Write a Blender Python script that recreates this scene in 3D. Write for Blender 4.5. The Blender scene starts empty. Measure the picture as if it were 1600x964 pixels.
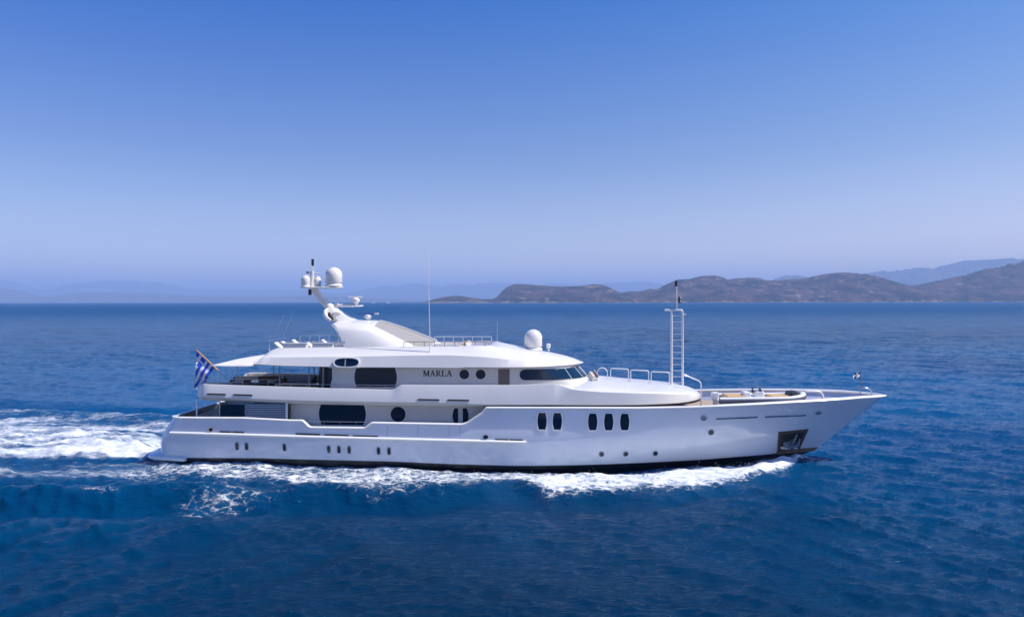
import bpy, math, random
import numpy as np
from mathutils import Vector, Matrix

random.seed(7)
rng = np.random.default_rng(11)
C = bpy.context.scene.collection
SC = bpy.context.scene
R = math.radians

# ------------------------------------------------------------------ camera
CAM_H = 11.4                     # drone height over the sea (m)
FPX = 1067.0                     # focal length in pixels of the 1600 px wide photograph
HZ = 470.5                       # horizon row
ROLL = R(0.10)
cam = bpy.data.cameras.new("camera")
cam.sensor_width = 36.0
cam.lens = 36.0 * FPX / 1600.0
cam.shift_y = -(482 - HZ) / 1600.0
cam.clip_start = 0.5
cam.clip_end = 90000
cam_ob = bpy.data.objects.new("camera", cam)
cam_ob.location = (0, 0, CAM_H)
cam_ob.rotation_euler = (R(90), ROLL, 0)
C.objects.link(cam_ob)
SC.camera = cam_ob

# ------------------------------------------------------------------ light
SUN_DIR = Vector((0.61, -0.062, 0.79)).normalized()     # towards the sun: from the bow, a touch on our side
SUN_EL = math.asin(SUN_DIR.z)
SUN_AZ = math.atan2(SUN_DIR.x, SUN_DIR.y)                # clockwise from +Y
W = bpy.data.worlds.new("World")
SC.world = W
W.use_nodes = True
nt = W.node_tree
bg = nt.nodes["Background"]
sky = nt.nodes.new("ShaderNodeTexSky")
sky.sky_type = 'NISHITA'
sky.sun_disc = False
sky.sun_elevation = SUN_EL
sky.sun_rotation = SUN_AZ
sky.altitude = 0
sky.air_density = 1.0
sky.dust_density = 0.6
sky.ozone_density = 3.0
# the sky deepens with height and towards the side away from the sun
geo_w = nt.nodes.new("ShaderNodeTexCoord")
sepw = nt.nodes.new("ShaderNodeSeparateXYZ")
nt.links.new(geo_w.outputs["Generated"], sepw.inputs[0])
def sky_ramp(stops):
    r = nt.nodes.new("ShaderNodeValToRGB")
    e = r.color_ramp.elements
    while len(e) < len(stops):
        e.new(0.5)
    for k, (p, c) in enumerate(stops):
        e[k].position = p
        e[k].color = (*c, 1)
    nt.links.new(sepw.outputs[2], r.inputs[0])
    return r
SKY_L = [(0.0, (1.06, 0.87, 0.87)), (0.10, (0.74, 0.67, 0.75)), (0.20, (0.44, 0.50, 0.71)), (0.40, (0.0, 0.32, 0.84)), (0.55, (0.0, 0.26, 0.78)), (1.0, (0.02, 0.26, 0.76))]
SKY_R = [(0.0, (1.30, 0.97, 0.87)), (0.10, (0.99, 0.77, 0.75)), (0.20, (0.60, 0.60, 0.69)), (0.40, (0.20, 0.46, 0.76)), (0.55, (0.04, 0.29, 0.76)), (1.0, (0.02, 0.26, 0.76))]
side = nt.nodes.new("ShaderNodeMapRange")
side.inputs[1].default_value = -0.62
side.inputs[2].default_value = 0.62
nt.links.new(sepw.outputs[0], side.inputs[0])
rmix = nt.nodes.new("ShaderNodeMix")
rmix.data_type = 'RGBA'
nt.links.new(side.outputs[0], rmix.inputs[0])
nt.links.new(sky_ramp(SKY_L).outputs[0], rmix.inputs[6])
nt.links.new(sky_ramp(SKY_R).outputs[0], rmix.inputs[7])
tint = nt.nodes.new("ShaderNodeMix")
tint.data_type = 'RGBA'
tint.blend_type = 'MULTIPLY'
tint.inputs[0].default_value = 1.0
nt.links.new(sky.outputs[0], tint.inputs[6])
nt.links.new(rmix.outputs[2], tint.inputs[7])
nt.links.new(tint.outputs[2], bg.inputs[0])
bg.inputs[1].default_value = 0.15

sun = bpy.data.lights.new("sun", 'SUN')
sun.energy = 4.4
sun.angle = R(0.5)
sun.color = (1.0, 0.93, 0.82)
sun_ob = bpy.data.objects.new("sun", sun)
sun_ob.rotation_euler = (-SUN_DIR).to_track_quat('-Z', 'Y').to_euler()
sun_ob.location = (30, 0, 60)
C.objects.link(sun_ob)

SC.view_settings.view_transform = 'Standard'
SC.view_settings.look = 'None'
SC.view_settings.gamma = 1
SC.view_settings.use_curve_mapping = False
SC.view_settings.exposure = 0.35
SC.cycles.max_bounces = 8
SC.cycles.volume_bounces = 2
SC.cycles.use_denoising = True

# ------------------------------------------------------------------ materials
def mat(name, col, rough=0.5, metal=0.0, coat=0.0, spec=0.5, noise=0.0, nscale=3.0, bump=0.0, bscale=40.0, stretch=(1, 1, 1)):
    m = bpy.data.materials.new(name)
    m.use_nodes = True
    t = m.node_tree
    b = t.nodes["Principled BSDF"]
    b.inputs["Base Color"].default_value = (*col, 1)
    b.inputs["Roughness"].default_value = rough
    b.inputs["Metallic"].default_value = metal
    b.inputs["Coat Weight"].default_value = coat
    b.inputs["Coat Roughness"].default_value = 0.06
    b.inputs["Specular IOR Level"].default_value = spec
    if noise or bump:
        tc = t.nodes.new("ShaderNodeTexCoord")
        mp = t.nodes.new("ShaderNodeMapping")
        mp.inputs["Scale"].default_value = stretch
        t.links.new(tc.outputs["Object"], mp.inputs[0])
        if noise:
            n = t.nodes.new("ShaderNodeTexNoise")
            n.inputs["Scale"].default_value = nscale
            n.inputs["Detail"].default_value = 6
            t.links.new(mp.outputs[0], n.inputs[0])
            r = t.nodes.new("ShaderNodeValToRGB")
            r.color_ramp.elements[0].position = 0.3
            r.color_ramp.elements[1].position = 0.7
            r.color_ramp.elements[0].color = (*[c * (1 - noise) for c in col], 1)
            r.color_ramp.elements[1].color = (*[min(1, c * (1 + noise)) for c in col], 1)
            t.links.new(n.outputs[0], r.inputs[0])
            t.links.new(r.outputs[0], b.inputs["Base Color"])
        if bump:
            n2 = t.nodes.new("ShaderNodeTexNoise")
            n2.inputs["Scale"].default_value = bscale
            n2.inputs["Detail"].default_value = 3
            t.links.new(mp.outputs[0], n2.inputs[0])
            bm = t.nodes.new("ShaderNodeBump")
            bm.inputs["Strength"].default_value = 1.0
            bm.inputs["Distance"].default_value = bump
            t.links.new(n2.outputs[0], bm.inputs["Height"])
            t.links.new(bm.outputs[0], b.inputs["Normal"])
    return m

M = {
    'white': mat("white_paint", (0.785, 0.77, 0.745), 0.32, coat=0.5, noise=0.025, nscale=0.6, bump=0.002, bscale=0.8),
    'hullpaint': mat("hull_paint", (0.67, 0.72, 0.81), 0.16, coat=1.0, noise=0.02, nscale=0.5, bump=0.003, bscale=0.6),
    'trim': mat("white_trim", (0.84, 0.84, 0.83), 0.3, coat=0.3),
    'wall': mat("deckhouse_paint", (0.78, 0.75, 0.71), 0.35, coat=0.2, noise=0.03, nscale=1.0),
    'boot': mat("boot_paint", (0.004, 0.006, 0.012), 0.3, noise=0.3, nscale=2.0),
    'stripe': mat("grey_stripe", (0.25, 0.27, 0.32), 0.3),
    'glass': mat("dark_glass", (0.004, 0.015, 0.036), 0.03, spec=0.55),
    'glassblue': mat("tinted_glass", (0.007, 0.032, 0.075), 0.05, spec=0.35),
    'black': mat("black_plastic", (0.012, 0.012, 0.014), 0.4),
    'dark': mat("dark_gap", (0.02, 0.02, 0.025), 0.6),
    'steel': mat("polished_steel", (0.75, 0.75, 0.76), 0.22, metal=1.0),
    'rail': mat("white_rail", (0.82, 0.82, 0.82), 0.25, coat=0.4),
    'slot': mat("bronze_slot", (0.20, 0.17, 0.15), 0.35, metal=0.6),
    'teak': mat("teak_deck", (0.42, 0.33, 0.25), 0.65, noise=0.15, nscale=2.0, stretch=(0.3, 8, 1)),
    'wood': mat("varnished_wood", (0.52, 0.30, 0.10), 0.25, coat=0.6, noise=0.2, nscale=4, stretch=(0.5, 6, 6)),
    'wicker': mat("dark_wicker", (0.085, 0.058, 0.042), 0.7, noise=0.4, nscale=20),
    'cream': mat("cream_cushion", (0.62, 0.56, 0.48), 0.9, noise=0.08, nscale=6),
    'bluecush': mat("pale_blue_cushion", (0.42, 0.50, 0.62), 0.9, noise=0.08, nscale=6),
    'greypanel': mat("grey_mesh_panel", (0.33, 0.32, 0.31), 0.7, noise=0.08, nscale=20),
    'canvas': mat("cream_canvas", (0.80, 0.77, 0.72), 0.9, noise=0.03, nscale=2),
    'orange': mat("tan_cushion", (0.58, 0.38, 0.18), 0.7, noise=0.12, nscale=8),
    'rubber': mat("grey_rubber", (0.10, 0.11, 0.15), 0.55, noise=0.1, nscale=5),
    'flagblue': mat("flag_blue", (0.012, 0.085, 0.60), 0.8, noise=0.1, nscale=6),
    'flagwhite': mat("flag_white", (0.88, 0.88, 0.89), 0.8),
    'navy': mat("navy_cloth", (0.01, 0.013, 0.04), 0.8),
    'letter': mat("navy_letters", (0.01, 0.012, 0.035), 0.35),
    'anchor': mat("galvanised_anchor", (0.16, 0.20, 0.24), 0.45, metal=0.5, noise=0.5, nscale=3),
    'rust': mat("weathered_frame", (0.085, 0.058, 0.048), 0.5, noise=0.7, nscale=6),
    'radarblue': mat("blue_radar", (0.02, 0.10, 0.30), 0.4),
    'door': mat("brown_door", (0.20, 0.16, 0.145), 0.5, noise=0.1, nscale=3),
    'louvre': mat("slate_blue_louvre", (0.07, 0.16, 0.27), 0.25, spec=0.8),
    'houseroof': mat("house_roof", (0.40, 0.24, 0.16), 0.8),
}

M['hullpaint'].node_tree.nodes["Principled BSDF"].inputs["Coat IOR"].default_value = 1.45

# ------------------------------------------------------------------ mesh helpers
def obj(name, verts, faces, m, parent=None, smooth=None, mi=None, solid=None):
    me = bpy.data.meshes.new(name)
    me.from_pydata([tuple(map(float, v)) for v in verts], [], [tuple(map(int, f)) for f in faces])
    ms = m if isinstance(m, (list, tuple)) else [m]
    for x in ms:
        me.materials.append(x)
    if mi is not None:
        me.polygons.foreach_set("material_index", np.array(mi, dtype=np.int32))
    if smooth is not None:
        me.shade_smooth()
        me.set_sharp_from_angle(angle=R(smooth))
    me.update()
    o = bpy.data.objects.new(name, me)
    C.objects.link(o)
    if parent:
        o.parent = parent
    if solid:
        s = o.modifiers.new("thickness", 'SOLIDIFY')
        s.thickness = solid
        s.offset = -1
    return o

class MB:
    """collects shapes for ONE mesh object"""
    def __init__(s):
        s.v, s.f = [], []
    def add(s, v, f):
        k = len(s.v)
        s.v += [tuple(p) for p in v]
        s.f += [tuple(i + k for i in q) for q in f]
        return s
    def box(s, c, d, rz=0.0, ry=0.0):
        hx, hy, hz = d[0] / 2, d[1] / 2, d[2] / 2
        b = min(d) * 0.12
        m = Matrix.Rotation(rz, 3, 'Z') @ Matrix.Rotation(ry, 3, 'Y')
        v = []
        # chamfered box: 24 vertices
        for sx in (-1, 1):
            for sy in (-1, 1):
                for sz in (-1, 1):
                    v += [(sx * (hx - b), sy * (hy - b), sz * hz), (sx * (hx - b), sy * hy, sz * (hz - b)), (sx * hx, sy * (hy - b), sz * (hz - b))]
        v = [m @ Vector(p) + Vector(c) for p in v]
        def i(sx, sy, sz, k):
            return ((sx > 0) * 4 + (sy > 0) * 2 + (sz > 0)) * 3 + k
        f = []
        for sg in (-1, 1):
            q = [i(-1, -1, sg, 0), i(1, -1, sg, 0), i(1, 1, sg, 0), i(-1, 1, sg, 0)]
            f.append(q if sg > 0 else q[::-1])
            q = [i(-1, sg, -1, 1), i(1, sg, -1, 1), i(1, sg, 1, 1), i(-1, sg, 1, 1)]
            f.append(q if sg < 0 else q[::-1])
            q = [i(sg, -1, -1, 2), i(sg, 1, -1, 2), i(sg, 1, 1, 2), i(sg, -1, 1, 2)]
            f.append(q if sg > 0 else q[::-1])
        for a in (-1, 1):
            for b2 in (-1, 1):
                f.append([i(-1, a, b2, 0), i(1, a, b2, 0), i(1, a, b2, 1), i(-1, a, b2, 1)])
                f.append([i(a, -1, b2, 0), i(a, 1, b2, 0), i(a, 1, b2, 2), i(a, -1, b2, 2)])
                f.append([i(a, b2, -1, 1), i(a, b2, 1, 1), i(a, b2, 1, 2), i(a, b2, -1, 2)])
        for sx in (-1, 1):
            for sy in (-1, 1):
                for sz in (-1, 1):
                    f.append([i(sx, sy, sz, 0), i(sx, sy, sz, 1), i(sx, sy, sz, 2)])
        return s.add(v, f)
    def tube(s, pts, r, n=8, closed=False):
        pts = [Vector(p) for p in pts]
        rings = []
        N = len(pts)
        for k, p in enumerate(pts):
            a = pts[(k - 1) % N] if (k > 0 or closed) else p
            b = pts[(k + 1) % N] if (k < N - 1 or closed) else p
            t = (b - a).normalized()
            u = t.cross(Vector((0, 0, 1)))
            if u.length < 0.15:
                u = t.cross(Vector((0, 1, 0)))
            u.normalize()
            w = t.cross(u)
            rr = r[k] if isinstance(r, (list, tuple)) else r
            rings.append([p + (u * math.cos(2 * math.pi * j / n) + w * math.sin(2 * math.pi * j / n)) * rr for j in range(n)])
        v = [p for q in rings for p in q]
        f = []
        for k in range(N if closed else N - 1):
            k2 = (k + 1) % N
            for j in range(n):
                f.append([k * n + j, k * n + (j + 1) % n, k2 * n + (j + 1) % n, k2 * n + j])
        if not closed:
            f.append(list(range(n))[::-1])
            f.append([(N - 1) * n + j for j in range(n)])
        return s.add(v, f)
    def lathe(s, prof, c, n=20, axis='Z'):
        v, f = [], []
        for (r, z) in prof:
            for j in range(n):
                a = 2 * math.pi * j / n
                p = (r * math.cos(a), r * math.sin(a), z)
                if axis == 'Y':
                    p = (p[0], p[2], p[1])
                if axis == 'X':
                    p = (p[2], p[0], p[1])
                v.append((p[0] + c[0], p[1] + c[1], p[2] + c[2]))
        for k in range(len(prof) - 1):
            for j in range(n):
                f.append([k * n + j, k * n + (j + 1) % n, (k + 1) * n + (j + 1) % n, (k + 1) * n + j])
        f.append(list(range(n))[::-1])
        f.append([(len(prof) - 1) * n + j for j in range(n)])
        return s.add(v, f)
    def loft(s, rings, caps=True):
        n = len(rings[0])
        v = [p for q in rings for p in q]
        f = []
        for k in range(len(rings) - 1):
            for j in range(n):
                f.append([k * n + j, k * n + (j + 1) % n, (k + 1) * n + (j + 1) % n, (k + 1) * n + j])
        if caps:
            f.append(list(range(n))[::-1])
            f.append([(len(rings) - 1) * n + j for j in range(n)])
        return s.add(v, f)
    def build(s, name, m, parent=None, smooth=None):
        o = obj(name, s.v, s.f, m, parent, smooth)
        fix_normals(o)
        return o

def fix_normals(o):
    import bmesh
    b = bmesh.new()
    b.from_mesh(o.data)
    bmesh.ops.recalc_face_normals(b, faces=b.faces)
    b.to_mesh(o.data)
    b.free()

def empty(name, loc=(0, 0, 0), rz=0.0, label=None, cat=None, group=None):
    o = bpy.data.objects.new(name, None)
    o.location = loc
    o.rotation_euler = (0, 0, rz)
    C.objects.link(o)
    tag(o, label, cat, group)
    return o

def tag(o, label=None, cat=None, group=None, kind=None):
    if label: o["label"] = label
    if cat: o["category"] = cat
    if group: o["group"] = group
    if kind: o["kind"] = kind
    return o

def copy_tree(o, parent=None):
    c = o.copy()
    C.objects.link(c)
    if parent:
        c.parent = parent
    for ch in [x for x in C.objects if x.parent == o]:
        copy_tree(ch, c)
    return c

def interp(x, pts):
    xs = [p[0] for p in pts]
    ys = [p[1] for p in pts]
    return float(np.interp(x, xs, ys))

def sstep(a, b, x):
    t = np.clip((x - a) / (b - a), 0, 1)
    return t * t * (3 - 2 * t)

# ------------------------------------------------------------------ the sea
def fbm_lattice(x, y, seed, scale, octs=4):
    """value noise, vectorised"""
    out = np.zeros_like(x)
    amp, tot = 1.0, 0.0
    r = np.random.default_rng(seed)
    tab = r.random((256, 256))
    for o in range(octs):
        xs, ys = x / scale, y / scale
        xi, yi = np.floor(xs).astype(np.int64), np.floor(ys).astype(np.int64)
        fx, fy = xs - xi, ys - yi
        fx, fy = fx * fx * (3 - 2 * fx), fy * fy * (3 - 2 * fy)
        a = tab[xi % 256, yi % 256]
        b = tab[(xi + 1) % 256, yi % 256]
        c = tab[xi % 256, (yi + 1) % 256]
        d = tab[(xi + 1) % 256, (yi + 1) % 256]
        out += amp * ((a * (1 - fx) + b * fx) * (1 - fy) + (c * (1 - fx) + d * fx) * fy)
        tot += amp
        amp *= 0.55
        scale *= 0.5
    return out / tot

def poly_dist(x, y, pts):
    """signed (left positive) distance to a polyline and the parameter along it"""
    best = np.full(x.shape, 1e9)
    sgn = np.ones(x.shape)
    par = np.zeros(x.shape)
    n = len(pts) - 1
    for k in range(n):
        ax, ay = pts[k]
        bx, by = pts[k + 1]
        dx, dy = bx - ax, by - ay
        L2 = dx * dx + dy * dy
        t = np.clip(((x - ax) * dx + (y - ay) * dy) / L2, 0, 1)
        px, py = ax + t * dx, ay + t * dy
        d = np.hypot(x - px, y - py)
        m = d < best
        best = np.where(m, d, best)
        sgn = np.where(m, np.sign(dx * (y - ay) - dy * (x - ax)), sgn)
        par = np.where(m, (k + t) / n, par)
    return best, sgn, par

YAW = R(2.5)
LOC = Vector((0.0, 50.5, 0.0))
EX = Vector((math.cos(YAW), -math.sin(YAW), 0))
EY = Vector((math.sin(YAW), math.cos(YAW), 0))

def build_sea():
    rows = [9.0]
    while rows[-1] < 40000:
        d = rows[-1]
        rows.append(d * (1 + (0.0055 if d < 900 else 0.02)))
    behind = [-380.0, -250, -160, -110, -75, -50, -35, -24, -15, -8, -2, 2, 5, 7]
    rows = np.array(behind + rows)
    cols = np.linspace(-1.25, 1.25, 840)
    Y = np.repeat(rows[:, None], len(cols), 1)
    X = cols[None, :] * np.where(Y >= 9, Y + 14.0, 23.0 + (9 - Y) * 1.6)
    sp = np.where(Y >= 9, np.maximum(0.0031 * (Y + 14), 0.0055 * Y), 1.0 + (9 - Y) * 0.3)
    Z = np.zeros_like(X)
    DX = np.zeros_like(X)
    DY = np.zeros_like(X)
    near = Y[:, 0] < 2500
    x, y, s_ = X[near], Y[near], sp[near]
    z = np.zeros_like(x); dx = np.zeros_like(x); dy = np.zeros_like(x)
    # wind sea: many components round one direction
    r = np.random.default_rng(5)
    base = R(238)
    gust = 0.55 + 0.9 * fbm_lattice(x + 500, y * 1.0 + 900, 31, 70.0, 3)
    # water already smoothed by the passing wash, on our side of the yacht
    calm = 1 - 0.55 * np.exp(-((x + 4) / 17) ** 4 - ((y - 33) / 9.5) ** 4)
    for k in range(84):
        lam = 0.55 * (30 / 0.55) ** (k / 83.0) * r.uniform(0.92, 1.08)
        th = base + r.normal(0, 0.50 if lam < 4 else 0.30)
        kk = 2 * math.pi / lam
        amp = 0.0105 * lam ** 0.22 if lam < 9 else 0.020 * math.exp(-((math.log(lam / 9)) ** 2) / 0.7)
        ph = r.uniform(0, 2 * math.pi)
        f = sstep(1.6, 3.2, lam / s_) * amp
        if lam < 5:
            f = f * gust * calm
        a = kk * (math.cos(th) * x + math.sin(th) * y) + ph
        z += f * np.sin(a)
        c = f * np.cos(a) * 0.75
        dx += math.cos(th) * c
        dy += math.sin(th) * c
    # ---- the waves the yacht makes
    bx = (x - LOC.x) * EX.x + (y - LOC.y) * EX.y
    by = (x - LOC.x) * EY.x + (y - LOC.y) * EY.y
    foam = np.zeros_like(x)
    wash = np.zeros_like(x)
    n1 = fbm_lattice(x, y, 41, 2.2, 5)
    n2 = fbm_lattice(x, y * 1.0, 42, 6.0, 4)
    n3 = fbm_lattice(x * 0.35, y, 43, 1.6, 4)          # streaks along the course
    for side in (-1, 1):
        yy = by * side                                    # > 0 on this side
        hull_y = np.interp(bx, [-25, -10, 0, 10, 15, 18.5, 20.4], [4.0, 4.2, 4.15, 3.0, 1.9, 0.8, 0.0])
        off = yy - hull_y                                 # distance out from the hull
        out = off > -0.6
        # outer edge of the foam apron beside the hull
        edge = np.interp(bx, [-62, -40, -25, -19, -16, -14, -11.5, -7.6, -4, -1, 0.5, 1.7, 2.6, 6, 10, 14, 17, 19.2, 20.8],
                         [5.0, 4.0, 3.0, 2.9, 3.3, 4.3, 5.9, 6.3, 5.6, 4.0, 3.6, 5.0, 6.9, 6.6, 5.6, 4.6, 3.6, 2.2, 0.8])
        edge = edge * (1.16 + 0.45 * (n2 - 0.5) + 0.30 * (n1 - 0.5))
        core = np.interp(bx, [-60, -25, -20, -12, -5, 0, 2.5, 6, 12, 17, 20.5], [0.25, 0.42, 0.50, 0.55, 0.52, 0.56, 0.74, 0.76, 0.86, 1.00, 0.9])
        t = off / np.maximum(edge, 0.05)
        a = core * (1 - sstep(0.70, 1.06, t)) * (0.80 + 0.5 * n3) * (1 - sstep(20.6, 22.6, bx)) * (bx > -62) * out
        a *= np.where(bx < -25, np.exp((bx + 25) / 9.0), 1.0)
        # clear dark water hard against the plating, forward of the quarter
        lee = np.interp(bx, [-9, -3, 3, 9, 13, 16, 18.5], [0.0, 0.7, 1.2, 1.8, 1.7, 1.1, 0.1])
        a *= np.where(off < lee, 0.12 + 0.88 * sstep(lee - 0.9, lee + 0.1, off), 1.0)
        foam = np.maximum(foam, a)
        # crest thrown up by the bow and running aft along the apron's edge
        ridge = np.exp(-((off - edge * np.interp(bx, [15, 19], [0.76, 0.5])) / (0.35 + 0.22 * edge)) ** 2) * np.interp(bx, [-26, -14, 0, 4, 10, 15, 18.5, 20.6, 21.5], [0.10, 0.18, 0.22, 0.34, 0.30, 0.34, 0.62, 0.50, 0])
        z += np.where(out, ridge, 0) * (0.75 + 0.6 * (n1 - 0.5))
        trough = np.exp(-((off - edge - 1.3) / 1.2) ** 2) * np.interp(bx, [-30, -10, 6, 14, 18], [0.2, 0.24, 0.3, 0.12, 0])
        z -= np.where(out, trough, 0)
        z -= np.where((off < 1.5) & out, 0.32 * np.exp(-((bx - 5) / 10) ** 2) * np.exp(-np.clip(off, 0, 9) / 0.7), 0)
        z += np.where((off < 3) & out, 0.28 * np.exp(-((bx + 19) / 7) ** 2) * np.exp(-np.clip(off, 0, 9) / 2.0), 0)
        # diverging wave farther out
        cl = [(4.0, 9.2), (-8, 10.6), (-16, 11.2), (-24, 12.0), (-36, 13.6), (-60, 19), (-110, 33)]
        d, sg, par = poly_dist(bx, yy, cl)
        o2 = d * np.where(yy > np.interp(bx, [-110, -60, -36, -24, -16, -8, 4], [33, 19, 13.6, 12.0, 11.2, 10.6, 9.2]), 1, -1)
        amp = np.interp(bx, [-110, -60, -35, -20, -8, 0, 4], [0.3, 0.65, 1.05, 1.0, 0.6, 0.3, 0.0]) * (yy > 0)
        z += amp * (np.exp(-((o2 + 0.3) / 1.25) ** 2) - 0.75 * np.exp(-((o2 - 1.9) / 1.5) ** 2) + 0.45 * np.exp(-((o2 - 6.0) / 2.0) ** 2)) * (0.8 + 0.5 * (n2 - 0.5))
        # broken crest caps
        cap = np.exp(-((o2 + 0.1) / 0.32) ** 2) * (yy > 0) * np.interp(bx, [-60, -34, -30, -27, -22, -20, -8, -4], [0.1, 0.25, 0.5, 0.5, 0.3, 0.1, 0.15, 0.0])
        foam = np.maximum(foam, cap * sstep(0.42, 0.62, n2))
        # a loose lacy patch of foam outside the crest
        pt = np.exp(-(((bx + 16.0 + 0.2 * (yy - 12)) / 2.0) ** 2) - ((yy - 12.0 + 0.30 * (bx + 16.3)) / 1.25) ** 2) * (0.7 + 0.6 * n1)
        foam = np.maximum(foam, pt * 0.42 * (side < 0))
    wash = np.maximum(wash, 0.42 * sstep(0.02, 0.3, foam))
    # ---- the wake astern: propeller wash, the two side aprons, strands drawn out along the course
    back = -25.2 - bx
    hw = np.interp(back, [-1, 0, 3, 10, 30, 80], [3.4, 3.9, 4.4, 5.6, 8.0, 12])
    long1 = fbm_lattice(bx * 0.16, by, 51, 1.5, 4)
    long2 = fbm_lattice(bx * 0.10 + 40, by, 52, 0.7, 3)
    off = np.abs(by - 1.2 - 0.04 * back)
    wk = (1 - sstep(0.70, 1.10, off / hw + 0.30 * (n2 - 0.5))) * (back > 0)
    fade = np.interp(back, [0, 4, 12, 24, 45, 120], [1.08, 1.02, 0.92, 0.78, 0.62, 0.3])
    a = wk * fade * (0.60 + 1.0 * (long1 - 0.34))
    wash = np.maximum(wash, (back > -3) * sstep(-3, 1.5, back) * np.exp(-(by / 24) ** 8))
    foam = np.maximum(foam, a)
    for cen, wid, dens in ((9.2, 2.6, 0.74), (12.6, 1.2, 0.50)):
        c_ = cen + 0.13 * np.clip(back, 0, 200)
        st_ = np.exp(-((by - c_) / (wid + 0.03 * np.clip(back, 0, 99))) ** 4) * (back > -14)
        st_ *= np.interp(back, [-14, -4, 2, 25, 60, 110], [0.0, 0.7, 1, 0.95, 0.7, 0.3])
        foam = np.maximum(foam, st_ * dens * (0.40 + 1.25 * (0.6 * long1 + 0.4 * long2 - 0.15)))
    c_ = -(5.4 + 0.05 * np.clip(back, 0, 200))
    st_ = np.exp(-((by - c_) / (2.3 + 0.03 * np.clip(back, 0, 99))) ** 4) * (back > -6)
    st_ *= np.interp(back, [-6, 0, 20, 60], [0, 1, 0.9, 0.5])
    foam = np.maximum(foam, st_ * 0.56 * (0.3 + 1.2 * (0.5 * long1 + 0.5 * long2)))
    z += wk * np.interp(back, [0, 2, 7, 20, 60], [0.0, 0.35, 0.55, 0.25, 0.08]) * (0.55 + 0.9 * n1)
    z += wk * np.interp(back, [0, 2, 12, 40, 90], [0.1, 0.45, 0.40, 0.22, 0.06]) * (n1 - 0.5) * 1.6
    # short diverging waves on our quarter
    msk = np.exp(-((bx + 26) / 22) ** 4 - ((by + 20) / 13) ** 4)
    for k in range(14):
        lam = 0.9 * (5.5 / 0.9) ** (k / 13.0)
        th = R(-38) + r.normal(0, 0.16)
        kk = 2 * math.pi / lam
        z += msk * sstep(1.6, 3.2, lam / s_) * 0.011 * lam ** 0.75 * np.sin(kk * (math.cos(th) * x + math.sin(th) * y) + r.uniform(0, 6.28))
    # far small whitecaps
    foam = np.maximum(foam, 0.0)
    # churned texture on every foamy place
    z += sstep(0.2, 0.7, foam) * (fbm_lattice(x, y, 77, 0.9, 3) - 0.5) * 0.30
    # keep the water out of the inside of the hull
    inside = (np.abs(by) < np.interp(bx, [-25, -10, 0, 10, 15, 18.5, 20.4], [3.9, 4.1, 4.05, 2.9, 1.8, 0.7, 0.0]) - 0.25) & (bx > -25) & (bx < 20)
    z = np.where(inside, np.minimum(z, 0.1), z)
    Z[near] = z; X[near] += dx * 1.0; Y[near] += dy * 1.0
    F = np.zeros_like(X)
    F[near] = foam
    G = np.zeros_like(X); G[near] = wash
    K = np.zeros_like(X); K[near] = np.exp(-(np.clip(y - 24 + 9 * (n2 - .5), 0, None) / 25) ** 2) * (0.62 + 0.38 * np.exp(-((x + 2 + 8 * (n2 - .5)) / 22) ** 2))  # mask for the darkening painted into the near water's colour
    nr, nc = X.shape
    me = bpy.data.meshes.new("sea")
    co = np.stack([X, Y, Z], -1).reshape(-1, 3).astype(np.float32)
    idx = np.arange(nr * nc).reshape(nr, nc)
    q = np.stack([idx[:-1, :-1], idx[:-1, 1:], idx[1:, 1:], idx[1:, :-1]], -1).reshape(-1, 4).astype(np.int32)
    me.vertices.add(len(co)); me.vertices.foreach_set("co", co.ravel())
    me.loops.add(q.size); me.loops.foreach_set("vertex_index", q.ravel())
    me.polygons.add(len(q)); me.polygons.foreach_set("loop_start", np.arange(0, q.size, 4, dtype=np.int32))
    at = me.attributes.new("foam", 'FLOAT', 'POINT')
    at.data.foreach_set("value", F.ravel().astype(np.float32))
    at2 = me.attributes.new("wash", 'FLOAT', 'POINT')
    at2.data.foreach_set("value", G.ravel().astype(np.float32))
    at3 = me.attributes.new("near_darkening", 'FLOAT', 'POINT')
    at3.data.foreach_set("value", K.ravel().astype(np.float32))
    me.update(calc_edges=True)
    me.shade_smooth()
    o = bpy.data.objects.new("sea", me)
    C.objects.link(o)
    tag(o, kind="structure")
    # ---- material
    m = bpy.data.materials.new("sea_water")
    m.use_nodes = True
    t = m.node_tree
    N, L = t.nodes, t.links
    b = N["Principled BSDF"]
    geo = N.new("ShaderNodeNewGeometry")
    def noise(scale, det, stretch=(1, 1, 1), rough=0.55, dist=0.0):
        mp = N.new("ShaderNodeMapping"); mp.inputs["Scale"].default_value = stretch
        L.new(geo.outputs["Position"], mp.inputs[0])
        n = N.new("ShaderNodeTexNoise")
        n.inputs["Scale"].default_value = scale; n.inputs["Detail"].default_value = det
        n.inputs["Roughness"].default_value = rough; n.inputs["Distortion"].default_value = dist
        L.new(mp.outputs[0], n.inputs[0])
        return n
    def math_(op, a, c=None, clamp=False):
        n = N.new("ShaderNodeMath"); n.operation = op; n.use_clamp = clamp
        for i, v in enumerate((a, c)):
            if v is None: continue
            if isinstance(v, (int, float)): n.inputs[i].default_value = v
            else: L.new(v, n.inputs[i])
        return n.outputs[0]
    def ramp(v, lo, hi):
        n = N.new("ShaderNodeMapRange"); n.interpolation_type = 'SMOOTHSTEP'
        n.inputs[1].default_value = lo; n.inputs[2].default_value = hi
        L.new(v, n.inputs[0])
        return n.outputs[0]
    # water body colour: strong blue, greener where stirred
    big = noise(0.03, 3)
    colr = N.new("ShaderNodeValToRGB")
    colr.color_ramp.elements[0].position = 0.35; colr.color_ramp.elements[0].color = SEA_A
    colr.color_ramp.elements[1].position = 0.68; colr.color_ramp.elements[1].color = SEA_B
    L.new(big.outputs[0], colr.inputs[0])
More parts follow.
